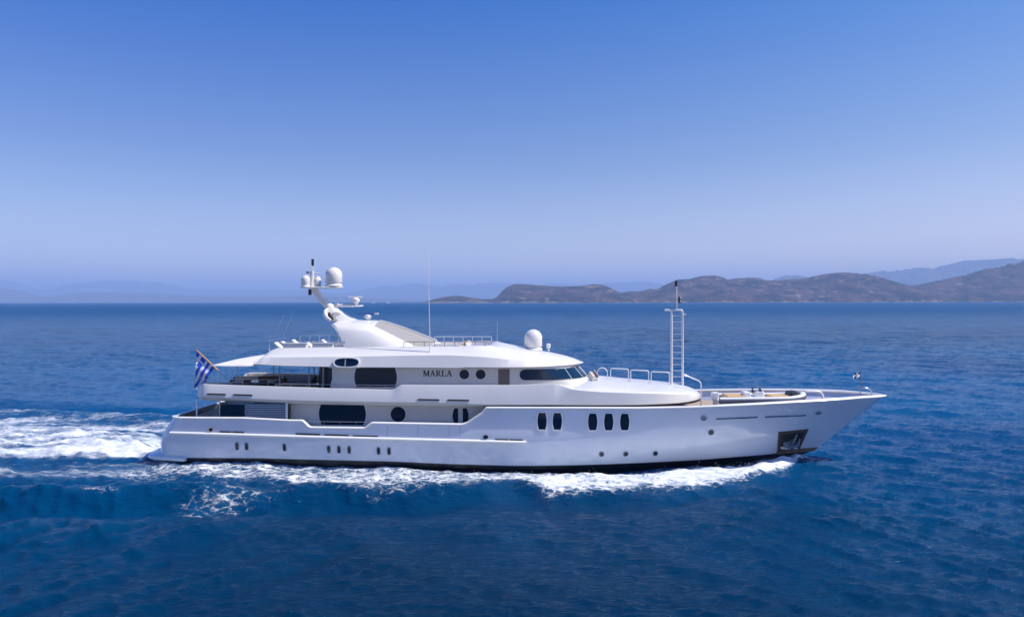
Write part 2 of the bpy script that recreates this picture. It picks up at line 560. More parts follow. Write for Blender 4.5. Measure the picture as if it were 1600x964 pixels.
    at_ = N.new("ShaderNodeAttribute"); at_.attribute_name = "foam"
    fv = at_.outputs["Fac"]
    # stirred water round the foam: milky turquoise (entrained air)
    stir = N.new("ShaderNodeMix"); stir.data_type = 'RGBA'
    L.new(math_('MULTIPLY', ramp(fv, 0.02, 0.9), 0.55), stir.inputs[0])
    # near water painted darker and greener, standing in for boat reflection and less sky
    dat = N.new("ShaderNodeAttribute"); dat.attribute_name = "near_darkening"
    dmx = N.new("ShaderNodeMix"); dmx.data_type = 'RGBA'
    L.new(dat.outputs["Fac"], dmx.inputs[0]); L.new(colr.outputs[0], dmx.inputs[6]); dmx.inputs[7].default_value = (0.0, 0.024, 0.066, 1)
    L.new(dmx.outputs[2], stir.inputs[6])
    stir.inputs[7].default_value = (0.05, 0.16, 0.30, 1)
    # foam pattern
    vo = N.new("ShaderNodeTexVoronoi"); vo.feature = 'DISTANCE_TO_EDGE'; vo.inputs["Scale"].default_value = 2.1
    wn = noise(1.3, 4)
    add = N.new("ShaderNodeVectorMath"); add.operation = 'MULTIPLY_ADD'
    L.new(wn.outputs["Color"], add.inputs[0]); add.inputs[1].default_value = (1.5, 1.5, 0.3); L.new(geo.outputs["Position"], add.inputs[2])
    mpv = N.new("ShaderNodeMapping"); mpv.inputs["Scale"].default_value = (0.62, 1, 1); L.new(add.outputs[0], mpv.inputs[0])
    L.new(mpv.outputs[0], vo.inputs["Vector"])
    lace = math_('SUBTRACT', 1.0, math_('MULTIPLY', vo.outputs["Distance"], 3.8, True))
    vo2 = N.new("ShaderNodeTexVoronoi"); vo2.feature = 'DISTANCE_TO_EDGE'; vo2.inputs["Scale"].default_value = 5.5
    L.new(mpv.outputs[0], vo2.inputs["Vector"])
    lace2 = math_('SUBTRACT', 1.0, math_('MULTIPLY', vo2.outputs["Distance"], 3.2, True))
    fn = noise(2.2, 7, (0.6, 1, 1), 0.62)
    pat = math_('ADD', math_('MULTIPLY', lace, 0.34), math_('ADD', math_('MULTIPLY', lace2, 0.16), math_('MULTIPLY', fn.outputs[0], 0.90)))
    # in the wash astern the pattern is drawn out into soft streaks along the course
    st1 = noise(1.1, 7, (0.20, 1.0, 1), 0.62, 0.8)
    st2 = noise(3.4, 5, (0.22, 1.0, 1), 0.60, 0.5)
    strk = math_('ADD', math_('MULTIPLY', st1.outputs[0], 0.75), math_('MULTIPLY', st2.outputs[0], 0.38))
    wat = N.new("ShaderNodeAttribute"); wat.attribute_name = "wash"
    pmix = N.new("ShaderNodeMix"); L.new(math_('MULTIPLY', wat.outputs["Fac"], 0.82), pmix.inputs[0]); L.new(pat, pmix.inputs[2]); L.new(strk, pmix.inputs[3])
    pat = pmix.outputs[0]
    # foam where density + pattern pass a threshold
    sumv = math_('ADD', fv, math_('MULTIPLY', math_('SUBTRACT', pat, 0.56), 1.5))
    mask = math_('MULTIPLY', ramp(sumv, 0.42, 0.98), ramp(fv, 0.04, 0.22))
    fcol = N.new("ShaderNodeValToRGB")
    fcol.color_ramp.elements[0].color = (0.50, 0.59, 0.70, 1); fcol.color_ramp.elements[1].color = (0.88, 0.89, 0.90, 1)
    fcol.color_ramp.elements[0].position = 0.3; fcol.color_ramp.elements[1].position = 0.62
    L.new(fn.outputs[0], fcol.inputs[0])
    mixc = N.new("ShaderNodeMix"); mixc.data_type = 'RGBA'
    L.new(mask, mixc.inputs[0]); L.new(stir.outputs[2], mixc.inputs[6]); L.new(fcol.outputs[0], mixc.inputs[7])
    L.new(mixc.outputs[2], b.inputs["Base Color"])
    dist = N.new("ShaderNodeSeparateXYZ"); L.new(geo.outputs["Position"], dist.inputs[0])
    rough_w = N.new("ShaderNodeMapRange"); rough_w.interpolation_type = 'SMOOTHSTEP'        # unresolved wavelets far off
    L.new(dist.outputs[1], rough_w.inputs[0]); rough_w.inputs[1].default_value = 40; rough_w.inputs[2].default_value = 900; rough_w.inputs[3].default_value = 0.09; rough_w.inputs[4].default_value = 0.42
    rr = N.new("ShaderNodeMix"); L.new(mask, rr.inputs[0]); L.new(rough_w.outputs[0], rr.inputs[2]); rr.inputs[3].default_value = 0.85
    L.new(rr.outputs[0], b.inputs["Roughness"])
    b.inputs["IOR"].default_value = 1.33
    b.inputs["Specular IOR Level"].default_value = 0.15
    b.inputs["Specular Tint"].default_value = (0.30, 0.72, 1.0, 1)
    # bump: ripples of several sizes; long waves beyond the modelled range
    r1 = noise(2.0, 6, (0.42, 1, 1), 0.6, 0.5)
    r2 = noise(0.55, 6, (0.40, 1, 1), 0.62, 0.4)
    r3 = noise(0.11, 5, (0.5, 1, 1), 0.62)
    far = ramp(dist.outputs[1], 45, 260)
    vfar = ramp(dist.outputs[1], 400, 2500)
    h = math_('ADD', math_('MULTIPLY', r1.outputs[0], 0.20),
              math_('ADD', math_('MULTIPLY', math_('MULTIPLY', r2.outputs[0], far), 2.6), math_('MULTIPLY', math_('MULTIPLY', r3.outputs[0], vfar), 9.0)))
    r0 = noise(6.5, 4, (0.32, 1, 1), 0.6, 0.6)
    h = math_('ADD', h, math_('MULTIPLY', r0.outputs[0], 0.035))
    h = math_('ADD', h, math_('MULTIPLY', mask, 0.10))
    bp = N.new("ShaderNodeBump"); bp.inputs["Strength"].default_value = 1.0; bp.inputs["Distance"].default_value = 1.0
    L.new(h, bp.inputs["Height"])
    L.new(bp.outputs[0], b.inputs["Normal"])
    me.materials.append(m)
    return o

SEA_A = (0.0, 0.058, 0.180, 1)
SEA_B = (0.0, 0.092, 0.245, 1)
build_sea()

# ------------------------------------------------------------------ land on the horizon
def land_mat(name, a, b, c):
    m = bpy.data.materials.new(name); m.use_nodes = True
    t = m.node_tree; N, L = t.nodes, t.links
    p = N["Principled BSDF"]; p.inputs["Roughness"].default_value = 0.95; p.inputs["Specular IOR Level"].default_value = 0.1
    geo = N.new("ShaderNodeNewGeometry")
    def nz(sc, det, st=(1, 1, 1)):
        mp = N.new("ShaderNodeMapping"); mp.inputs["Scale"].default_value = st
        L.new(geo.outputs["Position"], mp.inputs[0])
        n = N.new("ShaderNodeTexNoise"); n.inputs["Scale"].default_value = sc; n.inputs["Detail"].default_value = det
        n.inputs["Roughness"].default_value = 0.65
        L.new(mp.outputs[0], n.inputs[0]); return n.outputs[0]
    r = N.new("ShaderNodeValToRGB")
    e = r.color_ramp.elements
    e[0].position = 0.42; e[0].color = (*a, 1); e[1].position = 0.60; e[1].color = (*b, 1)
    L.new(nz(0.0055, 9, (1, 1, 2.0)), r.inputs[0])
    r2 = N.new("ShaderNodeValToRGB"); r2.color_ramp.elements[0].position = 0.57; r2.color_ramp.elements[1].position = 0.68
    L.new(nz(0.011, 7, (0.7, 1, 3.0)), r2.inputs[0])
    mx = N.new("ShaderNodeMix"); mx.data_type = 'RGBA'
    L.new(r2.outputs[0], mx.inputs[0]); L.new(r.outputs[0], mx.inputs[6]); mx.inputs[7].default_value = (*c, 1)
    # pale bare rock just above the waterline
    sz = N.new("ShaderNodeSeparateXYZ"); L.new(geo.outputs["Position"], sz.inputs[0])
    ad = N.new("ShaderNodeMath"); ad.operation = 'MULTIPLY_ADD'; ad.inputs[1].default_value = -60.0; L.new(nz(0.012, 5), ad.inputs[0]); L.new(sz.outputs[2], ad.inputs[2])
    mr = N.new("ShaderNodeMapRange"); mr.inputs[1].default_value = -22; mr.inputs[2].default_value = -34; L.new(ad.outputs[0], mr.inputs[0])
    mx2 = N.new("ShaderNodeMix"); mx2.data_type = 'RGBA'
    L.new(mr.outputs[0], mx2.inputs[0]); L.new(mx.outputs[2], mx2.inputs[6]); mx2.inputs[7].default_value = (0.36, 0.31, 0.25, 1)
    L.new(mx2.outputs[2], p.inputs["Base Color"])
    bp = N.new("ShaderNodeBump"); bp.inputs["Distance"].default_value = 1.0; bp.inputs["Strength"].default_value = 1.0
    hm = N.new("ShaderNodeMath"); hm.operation = 'MULTIPLY'; hm.inputs[1].default_value = 110.0
    L.new(nz(0.0085, 8, (1, 0.6, 0.5)), hm.inputs[0]); L.new(hm.outputs[0], bp.inputs["Height"]); L.new(bp.outputs[0], p.inputs["Normal"])
    return m
LAND = land_mat("scrub_hillside", (0.008, 0.016, 0.020), (0.125, 0.078, 0.064), (0.32, 0.25, 0.20))
FARL = land_mat("far_mountain", (0.06, 0.065, 0.05), (0.14, 0.12, 0.09), (0.22, 0.19, 0.15))

def ridge(name, sil, D, depth, m, seed, rough=0.42, nu=420, nv=44, base=470.9):
    """hills whose skyline has the heights measured in SIL (pixel rows), standing D metres off"""
    xs = np.linspace(sil[0][0], sil[-1][0], nu)
    hy = np.interp(xs, [p[0] for p in sil], [p[1] for p in sil])
    k = np.ones(7) / 7
    hy = np.convolve(np.pad(hy, 3, mode='edge'), k, 'valid')
    vv = np.linspace(0, 1, nv)
    U, V = np.meshgrid(xs, vv)
    Yw = D - depth * 0.45 + V * depth
    Xw = (U - 800) / FPX * D * (1 + 0.25 * (V - 0.45) * depth / D)
    top = (HZ - hy) / FPX * D + CAM_H * 1.0
    H = np.repeat(np.maximum(top, 0)[None, :], nv, 0)
    nA = fbm_lattice(Xw, Yw, seed, depth * 0.35, 6)
    nB = fbm_lattice(Xw, Yw, seed + 1, depth * 0.10, 5)
    prof = np.where(V < 0.45, 0.10 + 0.90 * np.power(np.clip(V / 0.45, 0, 1), 0.75), 1 - 0.75 * sstep(0.45, 1.0, V))
    prof = np.where(V < 0.012, -0.10, prof)
    Zw = H * np.clip(prof + (nA - 0.5) * 0.75 * np.sin(np.clip(V / 0.45, 0, 1) * math.pi) + (nB - 0.5) * rough, -0.1, 1.03)
    Zw = np.where(H < 2, -5, Zw)
    v = np.stack([Xw, Yw, Zw], -1).reshape(-1, 3)
    idx = np.arange(nu * nv).reshape(nv, nu)
    f = np.stack([idx[:-1, :-1], idx[:-1, 1:], idx[1:, 1:], idx[1:, :-1]], -1).reshape(-1, 4)
    o = obj(name, v, f, m, smooth=60)
    tag(o, kind="structure")
    return o
ridge("headland", [(672, 471), (682, 467), (690, 464.5), (715, 462), (738, 464.5), (755, 467), (772, 467), (778, 463), (784, 455), (796, 447), (806, 444.5), (830, 446), (870, 448.5), (905, 448.5), (925, 445.5), (945, 446), (957, 454), (968, 459), (985, 455), (1000, 453), (1030, 451), (1041, 446), (1056, 438.5), (1080, 437.5), (1098, 432.5), (1120, 432), (1140, 437.5), (1160, 436), (1187, 436), (1215, 440), (1240, 437.5), (1270, 433), (1300, 429), (1330, 428), (1355, 429.5), (1390, 436), (1420, 446), (1440, 444.5), (1480, 437.5), (1520, 431.5), (1540, 422.5), (1560, 418.5), (1600, 409), (1680, 396), (1800, 402), (1950, 430)], 5200, 1500, LAND, 3, nu=700)
ridge("mountain_range", [(1180, 468), (1215, 433), (1240, 431), (1262, 436), (1330, 432), (1365, 428), (1400, 421.5), (1420, 421), (1462, 421.5), (1480, 418), (1510, 410), (1545, 409), (1600, 405), (1700, 405), (1850, 408), (2000, 430)], 14000, 3000, FARL, 9)
ridge("distant_coast", [(-400, 455), (-200, 448), (0, 449), (30, 453), (60, 462), (80, 462), (120, 457), (150, 455), (185, 456), (230, 457), (270, 460), (330, 462), (420, 463), (470, 462), (560, 465), (640, 468), (700, 470)], 15000, 2200, FARL, 15)
ridge("distant_mountain", [(-500, 430), (-200, 425), (-60, 430), (0, 437), (16, 438), (30, 446), (60, 453), (110, 444), (150, 439), (185, 437), (230, 439), (260, 444), (300, 451), (400, 452), (470, 453), (540, 459), (575, 452), (600, 446), (640, 443), (665, 445), (690, 447), (715, 444), (745, 444), (790, 442), (850, 444), (930, 444), (1010, 441), (1040, 446), (1200, 460)], 24000, 5000, FARL, 21)

# ------------------------------------------------------------------ the air between
def build_haze():
    o = MB()
    x0, x1, y0, y1, z0, z1 = -56000, 56000, -400, 45000, -30, 880
    v = [(x, y, z) for x in (x0, x1) for y in (y0, y1) for z in (z0, z1)]
    f = [(0, 1, 3, 2), (4, 6, 7, 5), (0, 4, 5, 1), (2, 3, 7, 6), (0, 2, 6, 4), (1, 5, 7, 3)]
    m = bpy.data.materials.new("haze_air"); m.use_nodes = True
    t = m.node_tree
    t.nodes.remove(t.nodes["Principled BSDF"])
    pv = t.nodes.new("ShaderNodeVolumePrincipled")
    pv.inputs["Color"].default_value = HAZE_COL
    pv.inputs["Density"].default_value = HAZE_DENS
    pv.inputs["Anisotropy"].default_value = 0.0
    t.links.new(pv.outputs[0], t.nodes["Material Output"].inputs["Volume"])
    h = obj("haze", v, f, m)
    tag(h, "pale blue summer haze over the sea and far hills", "haze", kind="stuff")
HAZE_COL = (0.465, 0.64, 0.95, 1)
HAZE_DENS = 1.0e-4
build_haze()
#YACHT_MARK

# ------------------------------------------------------------------ the yacht: measuring helpers (boat frame: X forward, Y to port, Z up)
yacht = empty("yacht", LOC, -YAW, "long white three deck motor yacht under way with black boot stripe and dark windows", "yacht")

def PB(px, py, yb):
    """where the sight line through a pixel of the photograph meets the boat's vertical plane Y = yb"""
    u, v = (px - 800) / FPX, -(py - HZ) / FPX
    d = Vector((math.cos(ROLL) * u + math.sin(ROLL) * v, 1.0, -math.sin(ROLL) * u + math.cos(ROLL) * v))
    o = Vector((0, 0, CAM_H)) - LOC
    t = (yb - o.dot(EY)) / d.dot(EY)
    p = o + d * t
    return p.dot(EX), p.z

STEM = [(-1.5, 17.5), (0, 20.4), (0.6, 22.0), (1.2, 22.75), (2.6, 24.5), (4.1, 26.4), (4.6, 26.95), (5, 27.3)]
STERN = [(-1.5, -24.2), (0.7, -24.8), (1.6, -24.85), (2.1, -24.6), (3.45, -23.75)]
BMAX = [(-1.5, 3.6), (0, 4.2), (1.85, 4.50), (2.15, 4.52), (3.3, 4.43), (4.6, 4.43)]
def lerp(a, b, t):
    return a + (b - a) * t
def hb(X, z):
    """half beam of the hull"""
    w = min(max(z / 4.5, 0), 1.1) ** 1.4
    xe, xm = interp(z, STEM), lerp(0, 5, w)
    b = interp(z, BMAX)
    u = min(max((X - xm) / (xe - xm), 0), 1)
    B = b * max(1 - u ** lerp(1.8, 2.6, w), 0) ** lerp(1.0, 0.74, w)
    a = min(max((-6 - X) / 19, 0), 1)
    B *= 1 - 0.10 * a * a
    dx = X - interp(z, STERN)
    r = 1.1
    if dx < r:
        dx = max(dx, 0)
        B -= r - math.sqrt(max(r * r - (r - dx) ** 2, 0))
    return B
def PH(px, py):
    X, z = PB(px, py, -4.4)
    for _ in range(8):
        X, z = PB(px, py, -hb(X, z))
    return X, z
def tab(pts, f):
    return sorted(f(*p) for p in pts)

ZB = tab([(250, 709.5), (400, 716), (610, 721), (700, 725), (800, 727.8), (912, 726.5), (1006, 723), (1100, 718), (1150, 714), (1210, 709)], PH) + [(23, 0.55)]
ZT = tab([(272, 648.3), (380, 653), (455, 656.8), (473, 656.8), (484, 667.5), (570, 668.5), (581, 660.3), (640, 661.3), (722, 662.8), (730, 660.5), (756, 643), (758, 636.8), (900, 637), (1000, 637.3), (1080, 635.8), (1140, 633.5), (1200, 630.6), (1250, 627.8), (1300, 624.8), (1345, 621.5)], PH) + [PB(1383, 618, 0)]
ZK = tab([(267, 675), (460, 681.5), (640, 686.5), (822, 691), (1000, 688), (1200, 676)], PH)
zb = lambda X: interp(X, ZB)
zt = lambda X: interp(X, ZT)
zk = lambda X: interp(X, ZK)

def loft_hull():
    S = list(np.linspace(0, 0.025, 14)) + list(np.linspace(0.03, 0.97, 330)) + list(np.linspace(0.973, 1.0, 16))
    nrow = 22
    P = []
    for s in S:
        col = []
        for k in range(nrow):
            X = -24.5 + 51 * s
            for _ in range(6):
                b, kx, t = zb(X), zk(X), zt(X)
                rows = [-1.3, -0.5, 0.0, b - 0.16, b - 0.02, b, b + 0.035, b + 0.07] + [lerp(b + 0.07, kx, q) for q in (0.15, 0.32, 0.5, 0.68, 0.84, 0.95, 1.0)] + [lerp(kx, t, q) for q in (0.08, 0.22, 0.4, 0.58, 0.75, 0.9, 1.0)]
                z = rows[k]
                xs, xe = interp(z, STERN), interp(z, STEM)
                X = xs + (xe - xs) * s
            col.append((X, max(hb(X, z), 0.012), z))
        P.append(col)
    nc = len(S)
    v, f, mi = [], [], []
    for sd in (-1, 1):
        for col in P:
            v += [(x, sd * y, z) for x, y, z in col]
    band = lambda k: 1 if k < 4 else (2 if k == 5 else (1 if k == 4 else 0))
    for sd in (0, 1):
        o = sd * nc * nrow
        for i in range(nc - 1):
            for k in range(nrow - 1):
                q = [o + i * nrow + k, o + (i + 1) * nrow + k, o + (i + 1) * nrow + k + 1, o + i * nrow + k + 1]
                f.append(q if sd == 0 else q[::-1])
                mi.append(band(k))
    for k in range(nrow - 1):                               # transom
        f.append([k, k + 1, nc * nrow + k + 1, nc * nrow + k]); mi.append(band(k))
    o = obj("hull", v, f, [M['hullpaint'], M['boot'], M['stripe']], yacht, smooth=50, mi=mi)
    sm = o.modifiers.new("thickness", 'SOLIDIFY'); sm.thickness = 0.09; sm.offset = -1
    return P
HP = loft_hull()

def hull_line(pxs, f=PH, off=0.0):
    out = []
    for p in pxs:
        X, z = f(*p)
        out.append((X, -hb(X, z) - off, z))
    return out
def mirror(pts):
    return [(x, -y, z) for x, y, z in pts]

# cap rail round the whole top edge of the hull
cap = []
Xs = list(np.linspace(-23.70, 26.0, 360)) + list(np.linspace(26.05, 26.85, 14))
near_side = [(X, -hb(X, zt(X)) + 0.04, zt(X)) for X in Xs]
m = MB()
def oblong_tube(mb, pts, ry, rz, n=10):
    rings = []
    for k, p in enumerate(pts):
        a, b = Vector(pts[max(k - 1, 0)]), Vector(pts[min(k + 1, len(pts) - 1)])
        t = (b - a).normalized()
        up = Vector((0, 0, 1)); u = t.cross(up)
        if u.length < 0.2: u = Vector((0, -1, 0))
        u.normalize(); w = u.cross(t)
        rings.append([Vector(p) + u * ry * math.cos(2 * math.pi * j / n) + w * rz * math.sin(2 * math.pi * j / n) for j in range(n)])
    mb.loft(rings)
ring = near_side + [(26.93, 0, zt(26.9))] + mirror(near_side)[::-1]
oblong_tube(m, ring, 0.15, 0.07)
stern_pts = [(-23.72, y, zt(-23.7)) for y in np.linspace(-2.75, 2.75, 8)]
oblong_tube(m, stern_pts, 0.12, 0.055)
bow_l = [(X, -hb(X, zt(X)) + 0.10, zt(X) + 0.012) for X in np.linspace(14, 26.6, 60)]
rings = []
for grp in (bow_l, [(x, -y, z) for x, y, z in bow_l[::-1]]):
    for (x, y, z) in grp:
        k = lerp(0.16, 0.30, (x - 14) / 12.6); h = lerp(0.07, 0.10, (x - 14) / 12.6)
        rings.append([(x, y - k * .8, z), (x, y - k * .5, z + h), (x, y + k * .5, z + h), (x, y + k * .8, z), (x, y + k * .5, z - h), (x, y - k * .5, z - h)])
m.loft(rings[:60]); m.loft(rings[60:])
m.build("cap_rail", M['trim'], yacht, 40)
# rub rail: bright half-round along the knuckle
m = MB()
for sd in (-1, 1):
    pts = []
    for px in np.linspace(267, 822, 120):
        py = interp(px, [(267, 676.0), (460, 681.8), (640, 686.6), (822, 691)])
        X, z = PH(px, py)
        tip = min(1, (822 - px) / 10, (px - 262) / 8)
        pts.append((X, sd * (hb(X, z) + 0.015), z))
    oblong_tube(m, pts, 0.17, 0.115, 12)
m.build("rub_rail", M['trim'], yacht, 60)
# swim platform
m = MB()
prof = []
for (x0, w, z0, z1) in ((-25.85, 2.9, 0.40, 0.58), (-25.55, 3.5, 0.36, 0.64), (-24.9, 3.92, 0.34, 0.66), (-23.6, 4.16, 0.34, 0.64), (-22.65, 4.30, 0.32, 0.60), (-22.5, 4.28, 0.36, 0.56)):
    prof.append([(x0, -w, z0 + 0.05), (x0, -w + 0.1, z0), (x0, w - 0.1, z0), (x0, w, z0 + 0.05), (x0, w, z1 - 0.05), (x0, w - 0.1, z1), (x0, -w + 0.1, z1), (x0, -w, z1 - 0.05)])
m.loft(prof)
m.build("swim_platform", M['trim'], yacht, 40)
# decks
def deck(name, z, x0, x1, m_, inset, n=70):
    xs = np.linspace(x0, x1, n)
    v = []
    for X in xs:
        b = max(hb(X, z) - inset, 0.02)
        v += [(X, -b, z), (X, b, z)]
    f = [[2 * i, 2 * i + 2, 2 * i + 3, 2 * i + 1] for i in range(n - 1)]
    return obj(name, v, f, m_, yacht)
deck("main_deck", 2.30, -23.8, 9, M['teak'], 0.06)
deck("foredeck", 3.62, 9.0, 25.2, M['teak'], 0.06)
# forward bulkhead between the two decks
MB().box((9.0, 0, 2.96), (0.1, 7.4, 1.30)).build("bulkhead", M['wall'], yacht)

# ------------------------------------------------------------------ windows that lie on a surface
def flat_shape(name, poly, surf, out, thick, m, parent, inner=None, smooth=30):
    """solid panel of outline POLY (X, Z), following Y = surf(X, Z), proud by OUT; with INNER it is a ring"""
    n = len(poly)
    v, f = [], []
    P = lambda x, z, d: (x, surf(x, z) - d, z)
    if inner is None:
        v = [P(x, z, out) for x, z in poly] + [P(x, z, out - thick) for x, z in poly]
        f = [list(range(n)), list(range(2 * n - 1, n - 1, -1))]
        for i in range(n):
            j = (i + 1) % n
            f.append([i, i + n, j + n, j])
    else:
        for pl, d in ((poly, out), (inner, out), (inner, out - thick), (poly, out - thick)):
            v += [P(x, z, d) for x, z in pl]
        for a in range(4):
            b = (a + 1) % 4
            for i in range(n):
                j = (i + 1) % n
                f.append([a * n + i, a * n + j, b * n + j, b * n + i])
    o = obj(name, v, f, m, parent, smooth)
    fix_normals(o)
    return o
def scale_poly(poly, d):
    """outline moved outwards by d"""
    n = len(poly); out = []
    for i in range(n):
        a, b, c = Vector(poly[i - 1]), Vector(poly[i]), Vector(poly[(i + 1) % n])
        e1, e2 = (b - a).normalized(), (c - b).normalized()
        n1, n2 = Vector((e1.y, -e1.x)), Vector((e2.y, -e2.x))
        k = (n1 + n2)
        if k.length < 1e-6: k = n1
        k = k.normalized() / max(k.normalized().dot(n1), 0.4)
        out.append((b.x + k.x * d, b.y + k.y * d))
    return out
def barrel(cx, cz, w, h, e=0.72, n=8):
    """window with straight top and bottom and sides bowed outwards, anticlockwise"""
    p = []
    for k in range(n + 1):
        t = -1 + 2 * k / n
        p.append((cx + w / 2 * (e + (1 - e) * (1 - t * t)), cz + h / 2 * t))
    for k in range(n + 1):
        t = 1 - 2 * k / n
        p.append((cx - w / 2 * (e + (1 - e) * (1 - t * t)), cz + h / 2 * t))
    return p
def oval(cx, cz, rx, rz, n=24):
    return [(cx + rx * math.cos(2 * math.pi * k / n), cz + rz * math.sin(2 * math.pi * k / n)) for k in range(n)]
hull_s = lambda X, z: -hb(X, z)
def window(name, poly, surf, parent, frame=0.05, glass='glass', fm='trim', out=0.012):
    p = flat_shape(name, poly, surf, out, 0.05, M[glass], parent)
    flat_shape("frame", scale_poly(poly, frame), surf, out + 0.03, 0.07, M[fm], p, inner=poly)
    return p
def centre_h(px, py): return PH(px, py)

for px, py in ((847, 657.8), (870.8, 658), (926, 658.7), (951, 658.8), (976, 658.8)):
    X, z = PH(px, py)
    window("hull_window", barrel(X, z, 0.62, 1.12, 0.70), hull_s, yacht, 0.065)
for px, py in ((370.4, 697), (385.4, 697.2), (444.6, 698.9), (513.9, 701.8), (529.7, 702.2), (545.7, 702.6), (591.6, 704.2), (608, 704.6)):
    X, z = PH(px, py)
    window("port_window", barrel(X, z, 0.20, 0.46, 0.72), hull_s, yacht, 0.03, fm='stripe')
for px, py, r in ((940, 709.3, 0.15), (977.8, 709, 0.15), (1024, 708.2, 0.15), (1111, 675.4, 0.17)):
    X, z = PH(px, py)
    window("porthole", oval(X, z, r, r), hull_s, yacht, 0.035, fm='stripe')
def slot(name, pa, pb, h, m_, surf=hull_s, f=PH):
    (xa, za), (xb, zb_) = f(*pa), f(*pb)
    n = 6
    lo = [(lerp(xa, xb, k / n), lerp(za, zb_, k / n) - h / 2) for k in range(n + 1)]
    hi = [(lerp(xa, xb, k / n), lerp(za, zb_, k / n) + h / 2) for k in range(n, -1, -1)]
    p = flat_shape(name, lo + hi, surf, 0.012, 0.05, M['dark'], yacht)
    flat_shape("frame", scale_poly(lo + hi, 0.03), surf, 0.035, 0.05, m_, p, inner=lo + hi)
    return p
for a, b in (((344, 674.3), (361, 674.9)), ((364, 675), (381, 675.6)), ((463, 677.6), (499, 678.8)), ((507.6, 679.2), (544, 680.4)), ((552, 680.8), (590, 682)), ((775, 686.5), (794, 687)), ((797, 687), (816, 687.5))):
    slot("freeing_port", a, b, 0.05, M['slot'])
for a, b in (((1119.5, 654.6), (1183, 651.8)), ((1195.5, 651.2), (1259, 648.8))):
    slot("freeing_port", a, b, 0.045, M['steel'])
for px, py, rx, rz, fm in ((330, 670.8, 0.15, 0.13, 'steel'), (759, 682.4, 0.12, 0.08, 'black'), (1099.3, 653.4, 0.18, 0.13, 'steel'), (1278.5, 645, 0.19, 0.10, 'steel')):
    X, z = PH(px, py)
    p = flat_shape("fairlead", oval(X, z, rx, rz), hull_s, 0.02, 0.06, M['dark' if px < 1000 else 'stripe'], yacht)
    n_ = 24
    flat_shape("ring", scale_poly(oval(X, z, rx, rz), 0.045), hull_s, 0.07, 0.08, M[fm], p, inner=oval(X, z, rx, rz))
# boarding gate seams in the side bulwark
for px in (605.5, 653, 702, 719):
    a, b = PH(px, 665), PH(px, 682)
    flat_shape("gate_seam", [(a[0] - 0.012, b[1]), (a[0] + 0.012, b[1]), (a[0] + 0.012, a[1]), (a[0] - 0.012, a[1])], hull_s, 0.004, 0.01, M['stripe'], yacht)
# anchor pocket at the bow with its plate and the anchor in it
def poly_h(pts): return [PH(*p) for p in pts]
pk = poly_h([(1216, 704.5), (1248, 701), (1261, 671.5), (1217.5, 676)])
pk = [pk[0], pk[1], pk[2], pk[3]]
pocket = flat_shape("anchor_pocket", scale_poly(pk, -0.16), hull_s, 0.012, 0.04, M['dark'], yacht)
flat_shape("frame", scale_poly(pk, 0.07), hull_s, 0.05, 0.10, M['rust'], pocket, inner=scale_poly(pk, -0.16))
(ax, az) = PH(1236, 690)
an = MB()
ya = -hb(ax, az) - 0.10
an.tube([(ax + 0.25, -hb(ax + .25, az + .75) - 0.08, az + 0.62), (ax - 0.02, ya - 0.03, az - 0.30)], 0.09, 8)
an.tube([(ax - 0.68, ya - 0.02, az + 0.35), (ax - 0.48, ya - 0.05, az - 0.22), (ax - 0.02, ya - 0.06, az - 0.34), (ax + 0.42, ya - 0.02, az - 0.20), (ax + 0.58, ya + 0.04, az + 0.25)], [0.05, 0.15, 0.17, 0.15, 0.05], 8)
an.box((ax - 0.08, ya - 0.01, az + 0.02), (0.72, 0.06, 0.50))
an.build("anchor", M['anchor'], pocket, 40)
lp = poly_h([(1217, 703), (1217, 698), (1244, 694.5), (1246, 700.5)])
flat_shape("wash_plate", lp, hull_s, 0.05, 0.03, M['trim'], pocket)
m = MB()
rings = []
for px, py, hh, ww in ((1214, 706.5, 0.14, 0.05), (1225, 705.2, 0.14, 0.10), (1245, 703.5, 0.14, 0.12), (1262, 702.0, 0.13, 0.12), (1272, 701.5, 0.10, 0.08), (1278, 699.5, 0.05, 0.04)):
    X, z = PH(min(px, 1268), py)
    if px > 1268: X += (px - 1268) * 0.045
    y = -hb(X, z)
    rings.append([(X, y - ww, z - hh), (X, y - ww, z + hh), (X, min(-y, 0.05), z + hh), (X, min(-y, 0.05), z - hh)])
m.loft(rings)
m.build("forefoot_plate", M['rust'], yacht, 30)

